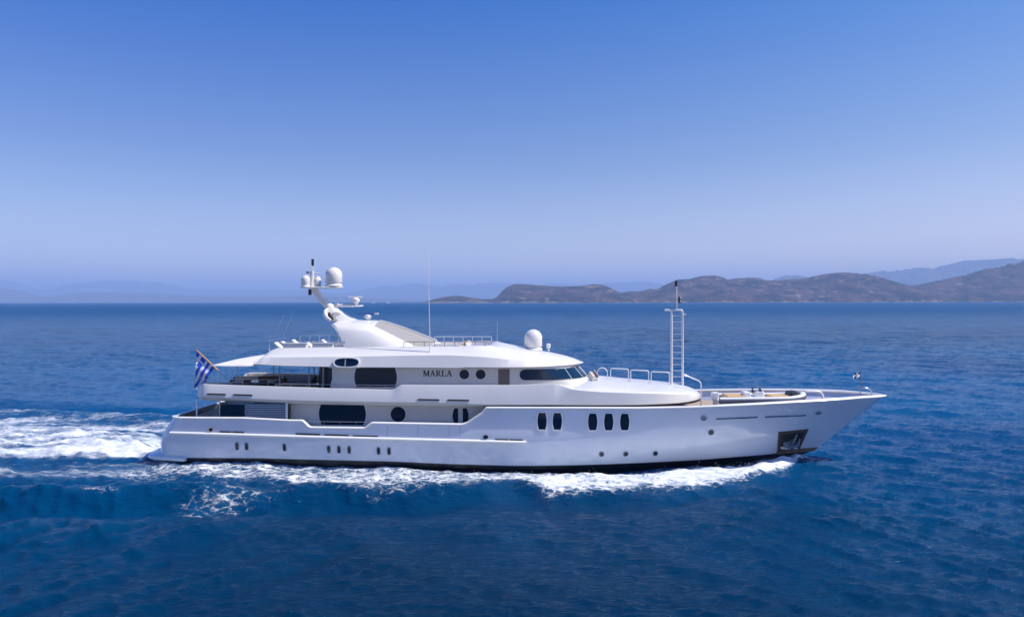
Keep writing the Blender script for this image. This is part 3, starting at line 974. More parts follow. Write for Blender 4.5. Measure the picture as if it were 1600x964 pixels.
# ------------------------------------------------------------------ upper deck: bulwark band running forward into the rounded coachroof
def sym_loft(name, stations, m_, smooth=35, parent=None):
    mb = MB()
    rings = []
    for X, prof in stations:
        full = prof + [(-y, z) for (y, z) in prof[-2:0:-1]]
        rings.append([(X, y, z) for (y, z) in full])
    mb.loft(rings)
    return mb.build(name, m_, parent or yacht, smooth)
Yb = -4.42
UB = tab([(300, 626.5), (460, 631.7), (700, 635), (757, 636.5), (850, 635), (1050, 632.5)], lambda a, b: PB(a, b, -4.0))
UC = tab([(293, 619.6), (320, 620.5), (480, 626), (700, 629), (757, 631.5), (1050, 631.5)], lambda a, b: PB(a, b, Yb))
UT = tab([(305, 600.8), (480, 605.5), (614, 609), (626, 601.2), (700, 601.6), (800, 601.6), (860, 599.8)], lambda a, b: PB(a, b, -4.25))
COACH = [  # X, half width, shoulder z, dome inner z, centre z
    (3.2, 4.42, None, 4.75, 4.75), (4.2, 4.41, 5.55, 5.55, 5.60), (5.0, 4.40, 5.46, 5.68, 5.72), (5.8, 4.38, 5.40, 5.74, 5.80), (6.4, 4.36, 5.36, 5.74, 5.84), (7.4, 4.31, 5.32, 5.62, 5.72),
    (8.6, 4.20, 5.27, 5.50, 5.56), (9.8, 3.98, 5.22, 5.41, 5.46), (10.8, 3.66, 5.16, 5.34, 5.38), (11.6, 3.26, 5.08, 5.28, 5.32), (12.3, 2.74, 4.98, 5.20, 5.25), (12.9, 2.10, 4.87, 5.08, 5.13), (13.35, 1.40, 4.74, 4.90, 4.95), (13.65, 0.75, 4.60, 4.68, 4.72), (13.8, 0.15, 4.48, 4.50, 4.52)]
st = []
xa0 = UC[0][0]
for X in [xa0 + 0.02, xa0 + 0.12, xa0 + 0.3, xa0 + 0.55] + list(np.linspace(xa0 + 0.8, 3.2, 110)):
    c, t, b = interp(X, UC), interp(X, UT), interp(X, UB)
    k = X - xa0
    w = 4.44 - (0.10 * min(max((-6 - X) / 17, 0), 1) ** 2) * 4.4
    if k < 1.4: w -= 1.2 - math.sqrt(max(1.2 ** 2 - max(1.2 - k, 0) ** 2, 0))
    rake = min(1, max(0.02, k / 0.62))
    t2 = c + (t - c) * rake
    b2 = c + (b - c) * min(1, max(0.05, k / 0.25))
    zd = min(4.74, t2 - 0.03)
    st.append((X, [(0, b2), (-(w - 0.50), b2), (-(w - 0.06), c - 0.05), (-w, c), (-(w - 0.012), c + 0.06), (-(w - 0.13), t2 - 0.05), (-(w - 0.16), t2), (-(w - 0.33), t2), (-(w - 0.36), t2 - 0.05), (-(w - 0.37), zd), (0, zd)]))
for (X, w, sh, di, ce) in COACH[1:]:
    b = 4.40
    c = 4.43 if X < 6 else 4.41
    k = min(1, w / 4.4)
    st.append((X, [(0, b), (-max(w - 0.50, w * 0.6), b), (-max(w - 0.04, w * 0.9), b + 0.004), (-w, c + 0.03), (-w * 0.999, c + 0.10), (-(w - 0.10 * k), sh - 0.10 * k), (-(w - 0.22 * k), sh), (-w * 0.80, lerp(sh, di, 0.45)), (-w * 0.62, lerp(sh, di, 0.8)), (-w * 0.42, di), (0, ce)]))
sym_loft("upper_deck", st, M['white'], 28)
# solid dark strip standing in for the shadow in the gap below the coachroof
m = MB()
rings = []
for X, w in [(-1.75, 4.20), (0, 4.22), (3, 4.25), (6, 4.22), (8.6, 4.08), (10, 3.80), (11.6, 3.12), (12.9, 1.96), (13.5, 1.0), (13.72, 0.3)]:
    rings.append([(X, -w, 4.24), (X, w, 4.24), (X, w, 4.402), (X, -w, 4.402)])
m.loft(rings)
m.build("gap_shadow_strip", M['dark'], yacht)
# teak on the upper aft deck, on the side deck ahead
v, f = [], []
xs = np.linspace(xa0 + 1.0, 1.0, 30)
for X in xs:
    w = 4.0 - (0.10 * min(max((-6 - X) / 17, 0), 1) ** 2) * 4.4 - max(0, (xa0 + 1.6 - X)) * 0.6
    v += [(X, -w, 4.746), (X, w, 4.746)]
f = [[2 * i, 2 * i + 2, 2 * i + 3, 2 * i + 1] for i in range(len(xs) - 1)]
obj("deck_planking", v, f, M['teak'], yacht)
band_s = lambda X, z: -(4.44 - (0.10 * min(max((-6 - X) / 17, 0), 1) ** 2) * 4.4 - 0.012 - 0.118 * min(max((z - interp(X, UC) - 0.06) / max(interp(X, UT) - interp(X, UC) - 0.11, 0.1), 0), 1))
for a, b in (((321, 616.4), (349.5, 617)), ((363, 617.2), (392, 618)), ((653.5, 624), (686, 624.6)), ((700, 624.8), (732.5, 625.4))):
    slot("freeing_port", a, b, 0.055, M['slot'], band_s, lambda x, y: PB(x, y, -4.38))

# ------------------------------------------------------------------ main deck house
def wall_y(c): return lambda X, z: c
MY = -3.30
xa = PB(449, 640, MY)[0]
mh = MB().box(((xa + 3) / 2, 0, 3.36), (3 - xa, 2 * abs(MY), 2.14)).build("main_deckhouse", M['wall'], yacht)
X0, z0 = PB(498.3, 663.4, MY); X1, z1 = PB(572, 630, MY)
window("window", barrel((X0 + X1) / 2, (z0 + z1) / 2, X1 - X0, z1 - z0, 0.88, 10), wall_y(MY), mh, 0.05)
X0, z0 = PB(622.2, 647, MY)
window("window", oval(X0, z0, 0.53, 0.53, 32), wall_y(MY), mh, 0.05)
for xl, xr, sgn in ((707.2, 716, -1), (723, 732.2, 1)):
    (xL, zlo), (xR, zhi) = PB(xl, 662, MY), PB(xr, 637.5, MY)
    n = 8
    if sgn < 0:
        pl = [(xR, zlo), (xR, zhi)] + [(xL + 0.13 * (2 * k / n - 1) ** 2, lerp(zhi, zlo, k / n)) for k in range(n + 1)]
    else:
        pl = [(xL, zhi), (xL, zlo)] + [(xR - 0.13 * (2 * k / n - 1) ** 2, lerp(zlo, zhi, k / n)) for k in range(n + 1)]
    window("window", pl, wall_y(MY), mh, 0.03)
# glazed after end of the saloon
MB().box((xa - 1.35, 0, 3.36), (2.6, 6.0, 2.10)).build("saloon_glazing", M['glass'], yacht)
# louvred screen at the deck edge
LY = -4.02
(xl, zl), (xr, zr) = PB(382.5, 654, LY), PB(446.5, 631, LY)
lv = MB().box(((xl + xr) / 2, LY + 0.10, 3.75), (xr - xl, 0.05, 1.20)).build("louvre_screen", M['louvre'], yacht)
for k in range(9):
    zz = 3.22 + k * 0.125
    MB().box(((xl + xr) / 2, LY + 0.03, zz), (xr - xl, 0.07, 0.018)).build("slat", M['trim'], lv)
MB().box((xr + 0.06, LY + 0.02, 3.78), (0.13, 0.14, 1.26)).build("post", M['trim'], lv)
MB().box(((PB(344, 640, LY)[0] + xl) / 2, LY + 0.02, 3.72), (xl - PB(344, 640, LY)[0], 0.03, 1.10)).build("glass_screen", M['glass'], yacht)
for px, sd in ((307, -1), (343, -1), (307, 1), (343, 1)):
    X = PB(px, 640, -3.75)[0]
    MB().tube([(X, sd * 3.72, 2.3), (X, sd * 3.72, 4.6)], 0.045, 10).build("deck_post", M['rail'], yacht, 40)

# ------------------------------------------------------------------ rails
def rail(name, pts, posts, m_='rail', r=0.022, base=None, mids=(), parent=None):
    """handrail through PTS with posts dropping to BASE (z or height below)"""
    mb = MB().tube(pts, r, 8)
    for fr in mids:
        mb.tube([(x, y, z - fr) for x, y, z in pts], r * 0.6, 6)
    for (x, y, z, zl) in posts:
        mb.tube([(x, y, z), (x, y, zl)], r, 6)
    return mb.build(name, M[m_], parent or yacht, 50)
a, b = PB(481, 658, -4.25), PB(582, 659.5, -4.25)
ps = [(lerp(a[0], b[0], t), -4.25, lerp(a[1], b[1], t)) for t in (0, .25, .5, .75, 1)]
rail("handrail", ps, [(p[0], p[1], p[2], 2.75) for p in ps[:-1]], 'steel', 0.018)
a, b = PB(430, 600.2, -3.95), PB(626, 601.5, -3.95)
ps = [(lerp(a[0], b[0], t), -3.98, lerp(a[1], b[1], t)) for t in np.linspace(0, 1, 9)]
rail("handrail", ps, [(p[0], p[1], p[2], 4.8) for p in ps], 'steel', 0.018)
ps = [(X, sd * (3.55 if X > -22 else 3.3), 5.95) for sd in (-1,) for X in np.linspace(-22.3, -16.0, 8)]
rail("handrail", ps, [(p[0], p[1], p[2], 5.3) for p in ps], 'steel', 0.016, mids=(0.25,))
ps = [(-22.45, y, 5.95) for y in np.linspace(-3.0, 3.0, 7)]
rail("handrail", ps, [(p[0], p[1], p[2], 5.3) for p in ps], 'steel', 0.016, mids=(0.25,))
ps = [(X, 3.6, 5.95) for X in np.linspace(-22.3, -14.0, 9)]
rail("handrail", ps, [(p[0], p[1], p[2], 5.3) for p in ps], 'steel', 0.016, mids=(0.25,))

# ------------------------------------------------------------------ upper deck house with the wheelhouse in front
UYW = 3.50
XFZ = [(4.7, 5.62), (5.75, 5.55), (6.0, 5.46), (6.70, 4.80), (6.95, 4.55)]
def plan(z, n=40, off=0.0, x_aft=-12.4):
    xf = interp(z, XFZ) + off
    b = UYW + off
    pts = [(x_aft, -b), (-6, -b), (0.0, -b), (1.0, -b)]
    for k in range(1, n + 1):
        a = math.pi / 2 * k / n
        pts.append((1.0 + (xf - 1.0) * math.sin(a) ** 0.92, -b * math.cos(a) ** 0.92 if k < n else 0.0))
    return pts
m = MB()
rings = []
for z in (4.72, 5.4, 5.75, 5.95, 6.3, 6.7, 6.92):
    p = plan(z)
    rings.append([(x, y, z) for x, y in p] + [(x, -y, z) for x, y in p[-2::-1]])
m.loft(rings)
dh = m.build("upper_deckhouse", M['wall'], yacht, 40)
UWS = wall_y(-UYW)
(X0, z0), (X1, z1) = PB(553.8, 604.5, -UYW), PB(620.4, 574.5, -UYW)
window("window", barrel((X0 + X1) / 2, (z0 + z1) / 2, X1 - X0, z1 - z0, 0.90, 10), UWS, dh, 0.05)
for px in (725.5, 751):
    X0, z0 = PB(px, 584.7, -UYW)
    window("porthole", oval(X0, z0, 0.34, 0.34, 28), UWS, dh, 0.05)
(X0, z0), (X1, z1) = PB(778.6, 602, -UYW), PB(796.3, 576.5, -UYW)
dr = flat_shape("door", [(X0, z0), (X1, z0), (X1, z1), (X0, z1)], UWS, 0.02, 0.05, M['door'], dh)
MB().box((X1 - 0.1, -UYW - 0.05, (z0 + z1) / 2), (0.03, 0.05, 0.12)).build("handle", M['steel'], dr)
# wheelhouse window band: one dark band that wraps round the front
zs, ztp = 5.97, 6.71
XW0 = PB(812, 585, -UYW)[0]
def band_pts(z, off):
    p = plan(z, 40, off)
    h = (z - (zs + ztp) / 2) / ((ztp - zs) / 2)
    x0 = XW0 + 0.36 * (1 - math.sqrt(max(1 - min(abs(h), 1) ** 2.2, 0)))
    return [(x0, -(UYW + off)), (x0 + 0.2 * (1.0 - x0), -(UYW + off))] + p[3:]
m = MB()
rows = []
zz = [lerp(zs, ztp, k / 12) for k in range(13)]
for z in zz:
    p = band_pts(z, 0.03)
    rows.append([(x, y, z) for x, y in p] + [(x, -y, z) for x, y in p[-2::-1]])
n_ = len(rows[0])
v = [q for r_ in rows for q in r_]
f = [[k * n_ + j, k * n_ + j + 1, (k + 1) * n_ + j + 1, (k + 1) * n_ + j] for k in range(12) for j in range(n_ - 1)]
ww = obj("wheelhouse_window", v, f, M['glassblue'], dh, 40)
sm = ww.modifiers.new("thickness", 'SOLIDIFY'); sm.thickness = 0.03; sm.offset = -1
for idx in (20, 29, 37):
    for sd in (-1, 1):
        pts = []
        for z in (zs, lerp(zs, ztp, .5), ztp):
            x, y = plan(z, 40, 0.05)[3 + idx]
            pts.append((x, -sd * y, z))
        MB().tube(pts, 0.026, 6).build("mullion", M['trim'], ww)
# yacht's name in spaced serif capitals
def serif_text(word, x, z, h, gap, y):
    mb = MB()
    T, S = 0.21 * h, 0.085 * h           # thick and thin strokes
    def bar(x0, z0, x1, z1, w):
        d = Vector((x1 - x0, z1 - z0)); n = Vector((0, 0))
        # strokes keep horizontal ends
        v = [(x0 - w / 2, z0), (x0 + w / 2, z0), (x1 + w / 2, z1), (x1 - w / 2, z1)]
        mb.add([(a, y, b) for a, b in v] + [(a, y + 0.012, b) for a, b in v], [(0, 1, 2, 3), (7, 6, 5, 4), (0, 4, 5, 1), (1, 5, 6, 2), (2, 6, 7, 3), (3, 7, 4, 0)])
    def hbar(x0, x1, z, t):
        mb.add([(x0, y, z), (x1, y, z), (x1, y, z + t), (x0, y, z + t), (x0, y + .012, z), (x1, y + .012, z), (x1, y + .012, z + t), (x0, y + .012, z + t)], [(0, 1, 2, 3), (7, 6, 5, 4), (0, 4, 5, 1), (1, 5, 6, 2), (2, 6, 7, 3), (3, 7, 4, 0)])
    def ser(xc, z, w): hbar(xc - w / 2, xc + w / 2, z, S)
    for ch in word:
        if ch == 'M':
            w = 0.98 * h
            bar(x + .1 * h, z, x + .1 * h, z + h, S * 1.3); bar(x + .14 * h, z + h, x + w / 2, z + .08 * h, T); bar(x + w / 2, z + .06 * h, x + w - .14 * h, z + h, S * 1.2); bar(x + w - .12 * h, z, x + w - .12 * h, z + h, T)
            ser(x + .1 * h, z, .3 * h); ser(x + w - .12 * h, z, .36 * h); ser(x + .06 * h, z + h - S, .26 * h); ser(x + w - .08 * h, z + h - S, .26 * h)
        elif ch == 'A':
            w = 0.84 * h
            bar(x + .08 * h, z, x + w / 2, z + h, S * 1.3); bar(x + w - .12 * h, z, x + w / 2, z + h, T); hbar(x + .22 * h, x + w - .24 * h, z + .33 * h, S)
            ser(x + .08 * h, z, .28 * h); ser(x + w - .1 * h, z, .34 * h)
        elif ch == 'R':
            w = 0.80 * h
            bar(x + .16 * h, z, x + .16 * h, z + h, T); ser(x + .16 * h, z, .38 * h); hbar(x, x + .42 * h, z + h - S, S); hbar(x + .2 * h, x + .42 * h, z + .46 * h, S)
            c = [(x + .40 * h + .19 * h * math.sin(a), z + .74 * h + .25 * h * math.cos(a)) for a in np.linspace(0, math.pi, 9)]
            for q in range(8):
                bar(*c[q], *c[q + 1], T * 0.85)
            bar(x + .40 * h, z + .47 * h, x + w - .08 * h, z, T); ser(x + w - .02 * h, z, .22 * h)
        elif ch == 'L':
            w = 0.70 * h
            bar(x + .16 * h, z, x + .16 * h, z + h, T); ser(x + .16 * h, z + h - S, .38 * h); hbar(x, x + w - .06 * h, z, S); bar(x + w - .09 * h, z, x + w - .05 * h, z + .26 * h, S * 1.2)
        x += w + gap
    return mb, x
(xn, zn), (xe, ze) = PB(661.5, 587.8, -UYW), PB(706, 578.6, -UYW)
hN = ze - zn
wN = (0.98 + 0.84 + 0.80 + 0.70 + 0.84) * hN
mb, _ = serif_text("MARLA", xn, zn, hN, (xe - xn - wN) / 4, -UYW - 0.014)
mb.build("lettering", M['letter'], dh)
wing = [PB(px, py, -UYW) for px, py in ((532, 604.5), (532, 574.5), (526.5, 574.5), (526, 581), (522, 588), (518, 595), (516, 604.5))]
flat_shape("side_wing", wing, UWS, 0.012, 0.06, M['wall'], dh)
# glazed after end
MB().box((-12.95, 0, 5.84), (1.0, 6.5, 2.10)).build("sliding_doors", M['glass'], yacht)
for px in (437, 483, 505):
    X = PB(px, 590, -3.6)[0]
    for sd in (-1, 1):
        MB().tube([(X, sd * 3.62, 4.74), (X, sd * 3.62, 6.95)], 0.05, 8).build("deck_post", M['stripe'], yacht, 40)

# ------------------------------------------------------------------ sun deck roof, tapering into the visor over the wheelhouse
RB = tab([(394, 570), (440, 572.5), (540, 574.5), (640, 575), (700, 575.5), (780, 576), (850, 575)], lambda a, b: PB(a, b, -4.12)) 
RC = tab([(403, 558.5), (470, 557.5), (540, 557), (640, 555), (700, 554.6), (745, 556.5), (790, 561), (830, 566), (860, 570.5)], lambda a, b: PB(a, b, -4.15))
xr0 = RB[0][0]
ZTOP = [(xr0, 7.0), (xr0 + 0.35, 7.55), (xr0 + 0.9, 7.95), (xr0 + 1.4, 8.12), (-12, 8.20), (-6, 8.24), (-3, 8.26), (-1.4, 8.40), (-0.8, 8.34), (0.2, 8.12), (1.4, 7.86), (2.8, 7.64), (3.9, 7.40), (4.6, 7.18), (5.05, 6.98), (5.25, 6.86)]
ZDK = [(xr0, 6.98), (xr0 + 0.6, 7.45), (-12, 7.55), (-3.0, 7.55), (-2.0, 7.8), (-1.2, 8.32), (0.2, 8.14), (1.4, 7.88), (2.8, 7.66), (3.9, 7.42), (4.6, 7.20), (5.05, 6.99), (5.25, 6.87)]
RW = [(xr0, 4.02), (-16, 4.10), (-10, 4.15), (-0.5, 4.13), (1, 3.98), (2.2, 3.62), (3.2, 3.10), (4.0, 2.45), (4.6, 1.72), (5.0, 0.95), (5.2, 0.36), (5.25, 0.12)]
st = []
for X in [xr0, xr0 + .12, xr0 + .35, xr0 + .6, xr0 + .9, xr0 + 1.4] + list(np.linspace(xr0 + 2, -1.5, 40)) + list(np.linspace(-1.3, 4.0, 24)) + [4.2, 4.4, 4.6, 4.75, 4.9, 5.0, 5.1, 5.2, 5.25]:
    w = interp(X, RW)
    b = 6.86 if X > -3 else interp(X, RB)
    c = interp(X, RC)
    t, d = interp(X, ZTOP), interp(X, ZDK)
    if X > 3: c = 6.98 - 0.02 * (X - 3)
    if X < xr0 + 0.6: c = min(c, lerp(b + 0.05, c, max((X - xr0) / 0.6, 0.02)))
    c = max(min(c, t - 0.04), b + 0.05)
    dome = float(sstep(-3.0, -0.2, X))
    k = min(1, w / 3.2)
    i5 = lerp(0.95, 1.5 * k, dome)
    p5 = (-(w - i5), lerp(t, lerp(c, t, 0.66), dome))
    p6 = (-(w - i5 - 0.22 * k), lerp(t + 0.01, lerp(c, t, 0.78), dome))
    p7 = (-(w - i5 - 0.26 * k), lerp(d, lerp(c, t, 0.80), dome))
    st.append((X, [(0, b), (-max(w - 0.15, w * .8), b), (-w, b + 0.05), (-(w - 0.26 * k), c - 0.04), (-(w - 0.36 * k), c + 0.02), (-(w - lerp(0.62, 0.75 * k, dome)), lerp(lerp(c, t, 0.38), lerp(c, t, 0.36), dome)), p5, p6, p7, (0, lerp(d, t, dome))]))
sym_loft("sun_deck", st, M['white'], 30)
# oval look-through in the roof edge
X0, z0 = PB(541, 566.3, -4.17)
rs = lambda X, z: -4.14 + 0.28 * min(max((z - 6.9) / 0.75, 0), 1)
hood = flat_shape("oval_window", [(X0 + 0.84 * math.copysign(abs(math.cos(a)) ** 0.75, math.cos(a)), z0 + 0.28 * math.copysign(abs(math.sin(a)) ** 0.75, math.sin(a))) for a in np.linspace(0, 2 * math.pi, 33)[:-1]], rs, 0.05, 0.08, M['glass'], yacht)
inner = [(X0 + 0.84 * math.copysign(abs(math.cos(a)) ** 0.75, math.cos(a)), z0 + 0.28 * math.copysign(abs(math.sin(a)) ** 0.75, math.sin(a))) for a in np.linspace(0, 2 * math.pi, 33)[:-1]]
flat_shape("frame", scale_poly(inner, 0.07), rs, 0.12, 0.16, M['white'], hood, inner=inner)
flat_shape("divider", [(X0 - 0.13, z0 - 0.27), (X0 - 0.06, z0 - 0.27), (X0 - 0.06, z0 + 0.27), (X0 - 0.13, z0 + 0.27)], rs, 0.075, 0.04, M['greypanel'], hood)
sk = [PB(514, 574.6, -4.17), PB(561, 574.6, -4.17), PB(556, 571, -4.17), PB(526, 571, -4.17)]
flat_shape("skirt", sk, rs, 0.03, 0.05, M['white'], hood)
# awning stretched aft of the roof
v, f = [], []
nu, nv = 10, 14
xA, xB = PB(336, 568, -2.6)[0] - 0.45, xr0 + 0.25
for i in range(nu + 1):
    t = i / nu
    X = lerp(xA, xB, t)
    hw = lerp(2.5, 4.0, min(1, t * 1.25) ** 0.8)
    ridge_z = lerp(6.84, 7.55, min(1, t * 1.15) ** 0.8)
    for j in range(nv + 1):
        s_ = -1 + 2 * j / nv
        edge = 6.84 + 0.12 * t - 0.03 * math.sin(math.pi * t)
        v.append((X, s_ * hw, lerp(ridge_z, edge, abs(s_) ** 1.3)))
for i in range(nu):
    for j in range(nv):
        q = i * (nv + 1) + j
        f.append([q, q + nv + 1, q + nv + 2, q + 1])
aw = obj("awning", v, f, M['canvas'], yacht, 40)
sm = aw.modifiers.new("thickness", 'SOLIDIFY'); sm.thickness = 0.03
for px in (369, 369):
    pass
for sd in (-1, 1):
    X = PB(369, 585, -3.4)[0]
    MB().tube([(X, sd * 3.4, 4.74), (X, sd * 3.2, 6.92)], 0.03, 8).build("awning_pole", M['stripe'], yacht)
# rails on the sun deck
ps = [(X, -3.1, 8.62) for X in np.linspace(-17.0, -11.6, 8)]
rail("handrail", ps, [(p[0], p[1], p[2], 8.1) for p in ps], 'steel', 0.016)
ps = [(X, 3.1, 8.72) for X in np.linspace(-17.0, -11.6, 8)]
rail("handrail", ps, [(p[0], p[1], p[2], 8.1) for p in ps], 'steel', 0.016)
ps = [(-17.05, y, 8.66) for y in np.linspace(-3.0, 3.0, 6)]
rail("handrail", ps, [(p[0], p[1], p[2], 7.9) for p in ps], 'steel', 0.016)
a, b = PB(631, 534, -3.2), PB(758, 534, -3.2)
ps = [(lerp(a[0], b[0], t), -3.2 + 0.3 * t, a[1]) for t in np.linspace(0, 1, 9)] + [PB(770, 533.5, -2.4)[:1] + (-2.4,) + PB(770, 533.5, -2.4)[1:]]
rail("handrail", ps, [(p[0], p[1], p[2], 8.2) for p in ps[:-1]], 'slot', 0.020)
a, b = PB(679, 526, 3.1), PB(768, 527, 3.1)
ps = [(lerp(a[0], b[0], t), 3.1, a[1]) for t in np.linspace(0, 1, 7)]
rail("handrail", ps, [(p[0], p[1], p[2], 8.2) for p in ps], 'rail', 0.018)
# ------------------------------------------------------------------ radar arch
def arch_ring(xc, zc, xi, zi, crx, crz, xb):
    """one slanted rib of the arch: crowned roof between two edge beams, leaning sides down to the deck"""
    zbm = 7.70
    half = [(xc, 0, zc), (lerp(xc, xi, .5), -0.95, lerp(zc, zi, .42)), (xi, -1.85, zi - 0.05), (xi, -1.90, zi + 0.02), (lerp(xi, crx, .35), -2.32, lerp(zi, crz, .25)), (lerp(xi, crx, .8), -2.70, lerp(zi, crz, .7)), (crx, -2.86, crz), (lerp(crx, xb, .5), -3.12, lerp(crz, zbm, .5)), (xb, -3.36, zbm), (xb, 0, zbm)]
    return half + [(x, -y, z) for x, y, z in half[-2:0:-1]]
AR = [(-13.10, 9.88, -12.95, 9.70, -12.15, 9.12, -11.35), (-12.95, 9.99, -12.8, 9.82, -12.0, 9.22, -11.15), (-11.6, 10.02, -11.5, 9.86, -11.0, 9.30, -10.2), (-10.4, 10.01, -10.35, 9.80, -10.0, 9.20, -9.3), (-9.85, 9.95, -9.85, 9.62, -9.5, 9.02, -8.7), (-9.1, 9.76, -9.2, 9.32, -8.8, 8.70, -7.9), (-7.9, 9.36, -7.75, 8.60, -7.4, 8.12, -6.7), (-6.8, 8.94, -6.7, 8.12, -6.3, 7.86, -5.8), (-5.6, 8.48, -6.0, 7.86, -5.7, 7.76, -5.1), (-4.5, 7.80, -5.2, 7.78, -5.1, 7.74, -4.4)]
arch = MB().loft([arch_ring(*q) for q in AR]).build("radar_arch", M['white'], yacht, 26)
v, f = [], []
for q in AR[4:9]:
    xc, zc, xi, zi = q[:4]
    for sg in (-1, 1):
        for t in (0.07, 0.30, 0.53, 0.76, 0.97):
            y = t * 1.85
            zz = lerp(zc, lerp(zc, zi, .42), t / 0.513) if t < 0.513 else lerp(lerp(zc, zi, .42), zi - 0.05, (t - 0.513) / 0.487)
            v.append((lerp(xc, xi, t), sg * y, zz + 0.015))
for k in range(4):
    for h in (0, 5):
        for j in range(4):
            q = k * 10 + h + j
            f.append([q, q + 1, q + 11, q + 10])
pn = obj("mesh_panel", v, f, M['greypanel'], arch)
fix_normals(pn)
MB().loft([[(q[0], -0.12, q[1] + 0.012), (q[0], 0.12, q[1] + 0.012), (q[0], 0.10, q[1] + 0.07), (q[0], -0.10, q[1] + 0.07)] for q in AR[4:9]]).build("centre_beam", M['white'], arch)
# ------------------------------------------------------------------ mast
def Q(px, py, y=0.0):
    X, z = PB(px, py, y)
    return (X, y, z)
m = MB()
rings = []
for (pxl, pxr, py, hw) in ((517, 562, 502, 0.95), (511, 549, 496, 0.80), (507, 539, 490, 0.62), (509, 532, 485, 0.46), (512, 527, 481, 0.34)):
    a, b = Q(pxl, py), Q(pxr, py)
    x0, x1, z = a[0], b[0], a[2]
    mx = (x0 + x1) / 2
    rings.append([(x0, -hw * .4, z), (x0 + 0.15, -hw * .85, z), (mx, -hw, z), (x1 - 0.1, -hw * .8, z), (x1, -hw * .3, z), (x1, hw * .3, z), (x1 - 0.1, hw * .8, z), (mx, hw, z), (x0 + 0.15, hw * .85, z), (x0, hw * .4, z)])
m.loft(rings)
m.tube([Q(519, 484), Q(511, 476), Q(502, 467), Q(494, 457), Q(490, 450)], [0.32, 0.30, 0.26, 0.24, 0.24], 12)
mast = m.build("mast", M['white'], yacht, 40)
flat = MB()
a, b = Q(516, 499, -0.97), Q(523, 486, -0.62)
MB().tube([Q(514, 489, -0.66), Q(516, 494, -0.80), Q(521, 499, -0.93)], [0.10, 0.13, 0.05], 8).build("cable_opening", M['dark'], mast)
gp = [Q(524, 487.5), Q(530.5, 487.5), Q(556, 500.8), Q(526, 500.8)]
v = []
for (x, _, z), hw in zip(gp, (0.60, 0.50, 0.58, 0.99)):
    v.append((x, -hw, z))
o = obj("mesh_panel", v + [(x, y + 0.02, z) for x, y, z in v], [(0, 1, 2, 3), (7, 6, 5, 4), (0, 4, 5, 1), (1, 5, 6, 2), (2, 6, 7, 3), (3, 7, 4, 0)], M['greypanel'], mast)
MB().tube([Q(513, 482, -0.40), Q(508.5, 486, -0.55), Q(508, 492, -0.70), Q(511, 497, -0.86), Q(517, 501, -0.98)], [0.10, 0.14, 0.16, 0.16, 0.10], 10).build("cable_hoop", M['white'], mast, 50)
# antenna platform
pm = MB()
c = Q(503, 449.5)
rings = []
for zz, k in ((-0.07, 0.86), (-0.03, 0.97), (0.02, 1.0), (0.05, 0.97), (0.06, 0.90)):
    rings.append([(c[0] + 1.66 * k * math.cos(t), 0.75 * k * math.sin(t), c[2] + zz) for t in np.linspace(0, 2 * math.pi, 33)[:-1]])
pm.loft(rings)
plat = pm.build("antenna_platform", M['white'], mast, 40)
def dome(name, px, py_base, r, h, y, parent):
    X, z = PB(px, py_base, y)
    prof = [(r * 0.62, 0), (r * 0.95, 0.04), (r * 0.98, 0.10 * h)]
    d = MB()
    base = [(r * 0.60, -0.02), (r * 0.98, 0.0), (r * 1.05, 0.06 * h), (r * 0.88, 0.14 * h), (r * 0.80, 0.17 * h)]
    d.lathe([(0.92 * r, 0.17 * h), (r, 0.22 * h), (r, h - r * 0.98)] + [(r * math.cos(t), h - r * 0.98 + r * 0.98 * math.sin(t)) for t in np.linspace(0.1, 1.52, 10)], (X, y, z), 28)
    o = d.build(name, M['white'], parent, 40)
    MB().lathe(base, (X, y, z), 28).build("base", M['trim'], o, 40)
    return o
dome("satellite_dome", 477.5, 448, 0.34, 0.86, -0.15, mast)
dome("satellite_dome", 495.0, 448, 0.32, 0.80, 0.22, mast)
dome("satellite_dome", 521.5, 448, 0.63, 1.46, 0.0, mast)
dome("satellite_dome", 833.3, 547.5, 0.66, 1.56, 0.0, yacht)
m = MB()
m.tube([Q(487.5, 450), Q(488.2, 424)], [0.20, 0.14], 10); m.tube([Q(488.5, 424), Q(488.5, 412)], 0.05, 8)
m.tube([Q(493.3, 424), Q(493.3, 402)], 0.012, 6)
m.tube([Q(479, 427), Q(500, 427)], 0.045, 8)
sp = m.build("signal_pole", M['white'], mast, 40)
m = MB()
m.tube([Q(488.5, 415), Q(488.5, 405)], 0.10, 10)
m.build("navigation_light", M['black'], sp, 40)
MB().box(Q(481, 425.5), (0.22, 0.2, 0.08)).build("sensor", M['black'], sp)
MB().tube([Q(484.3, 452), Q(484.3, 461)], 0.13, 8).build("loudhailer", M['black'], mast, 40)
MB().tube([Q(493.5, 452), Q(492.8, 459)], 0.06, 8).build("loudhailer", M['black'], mast, 40)
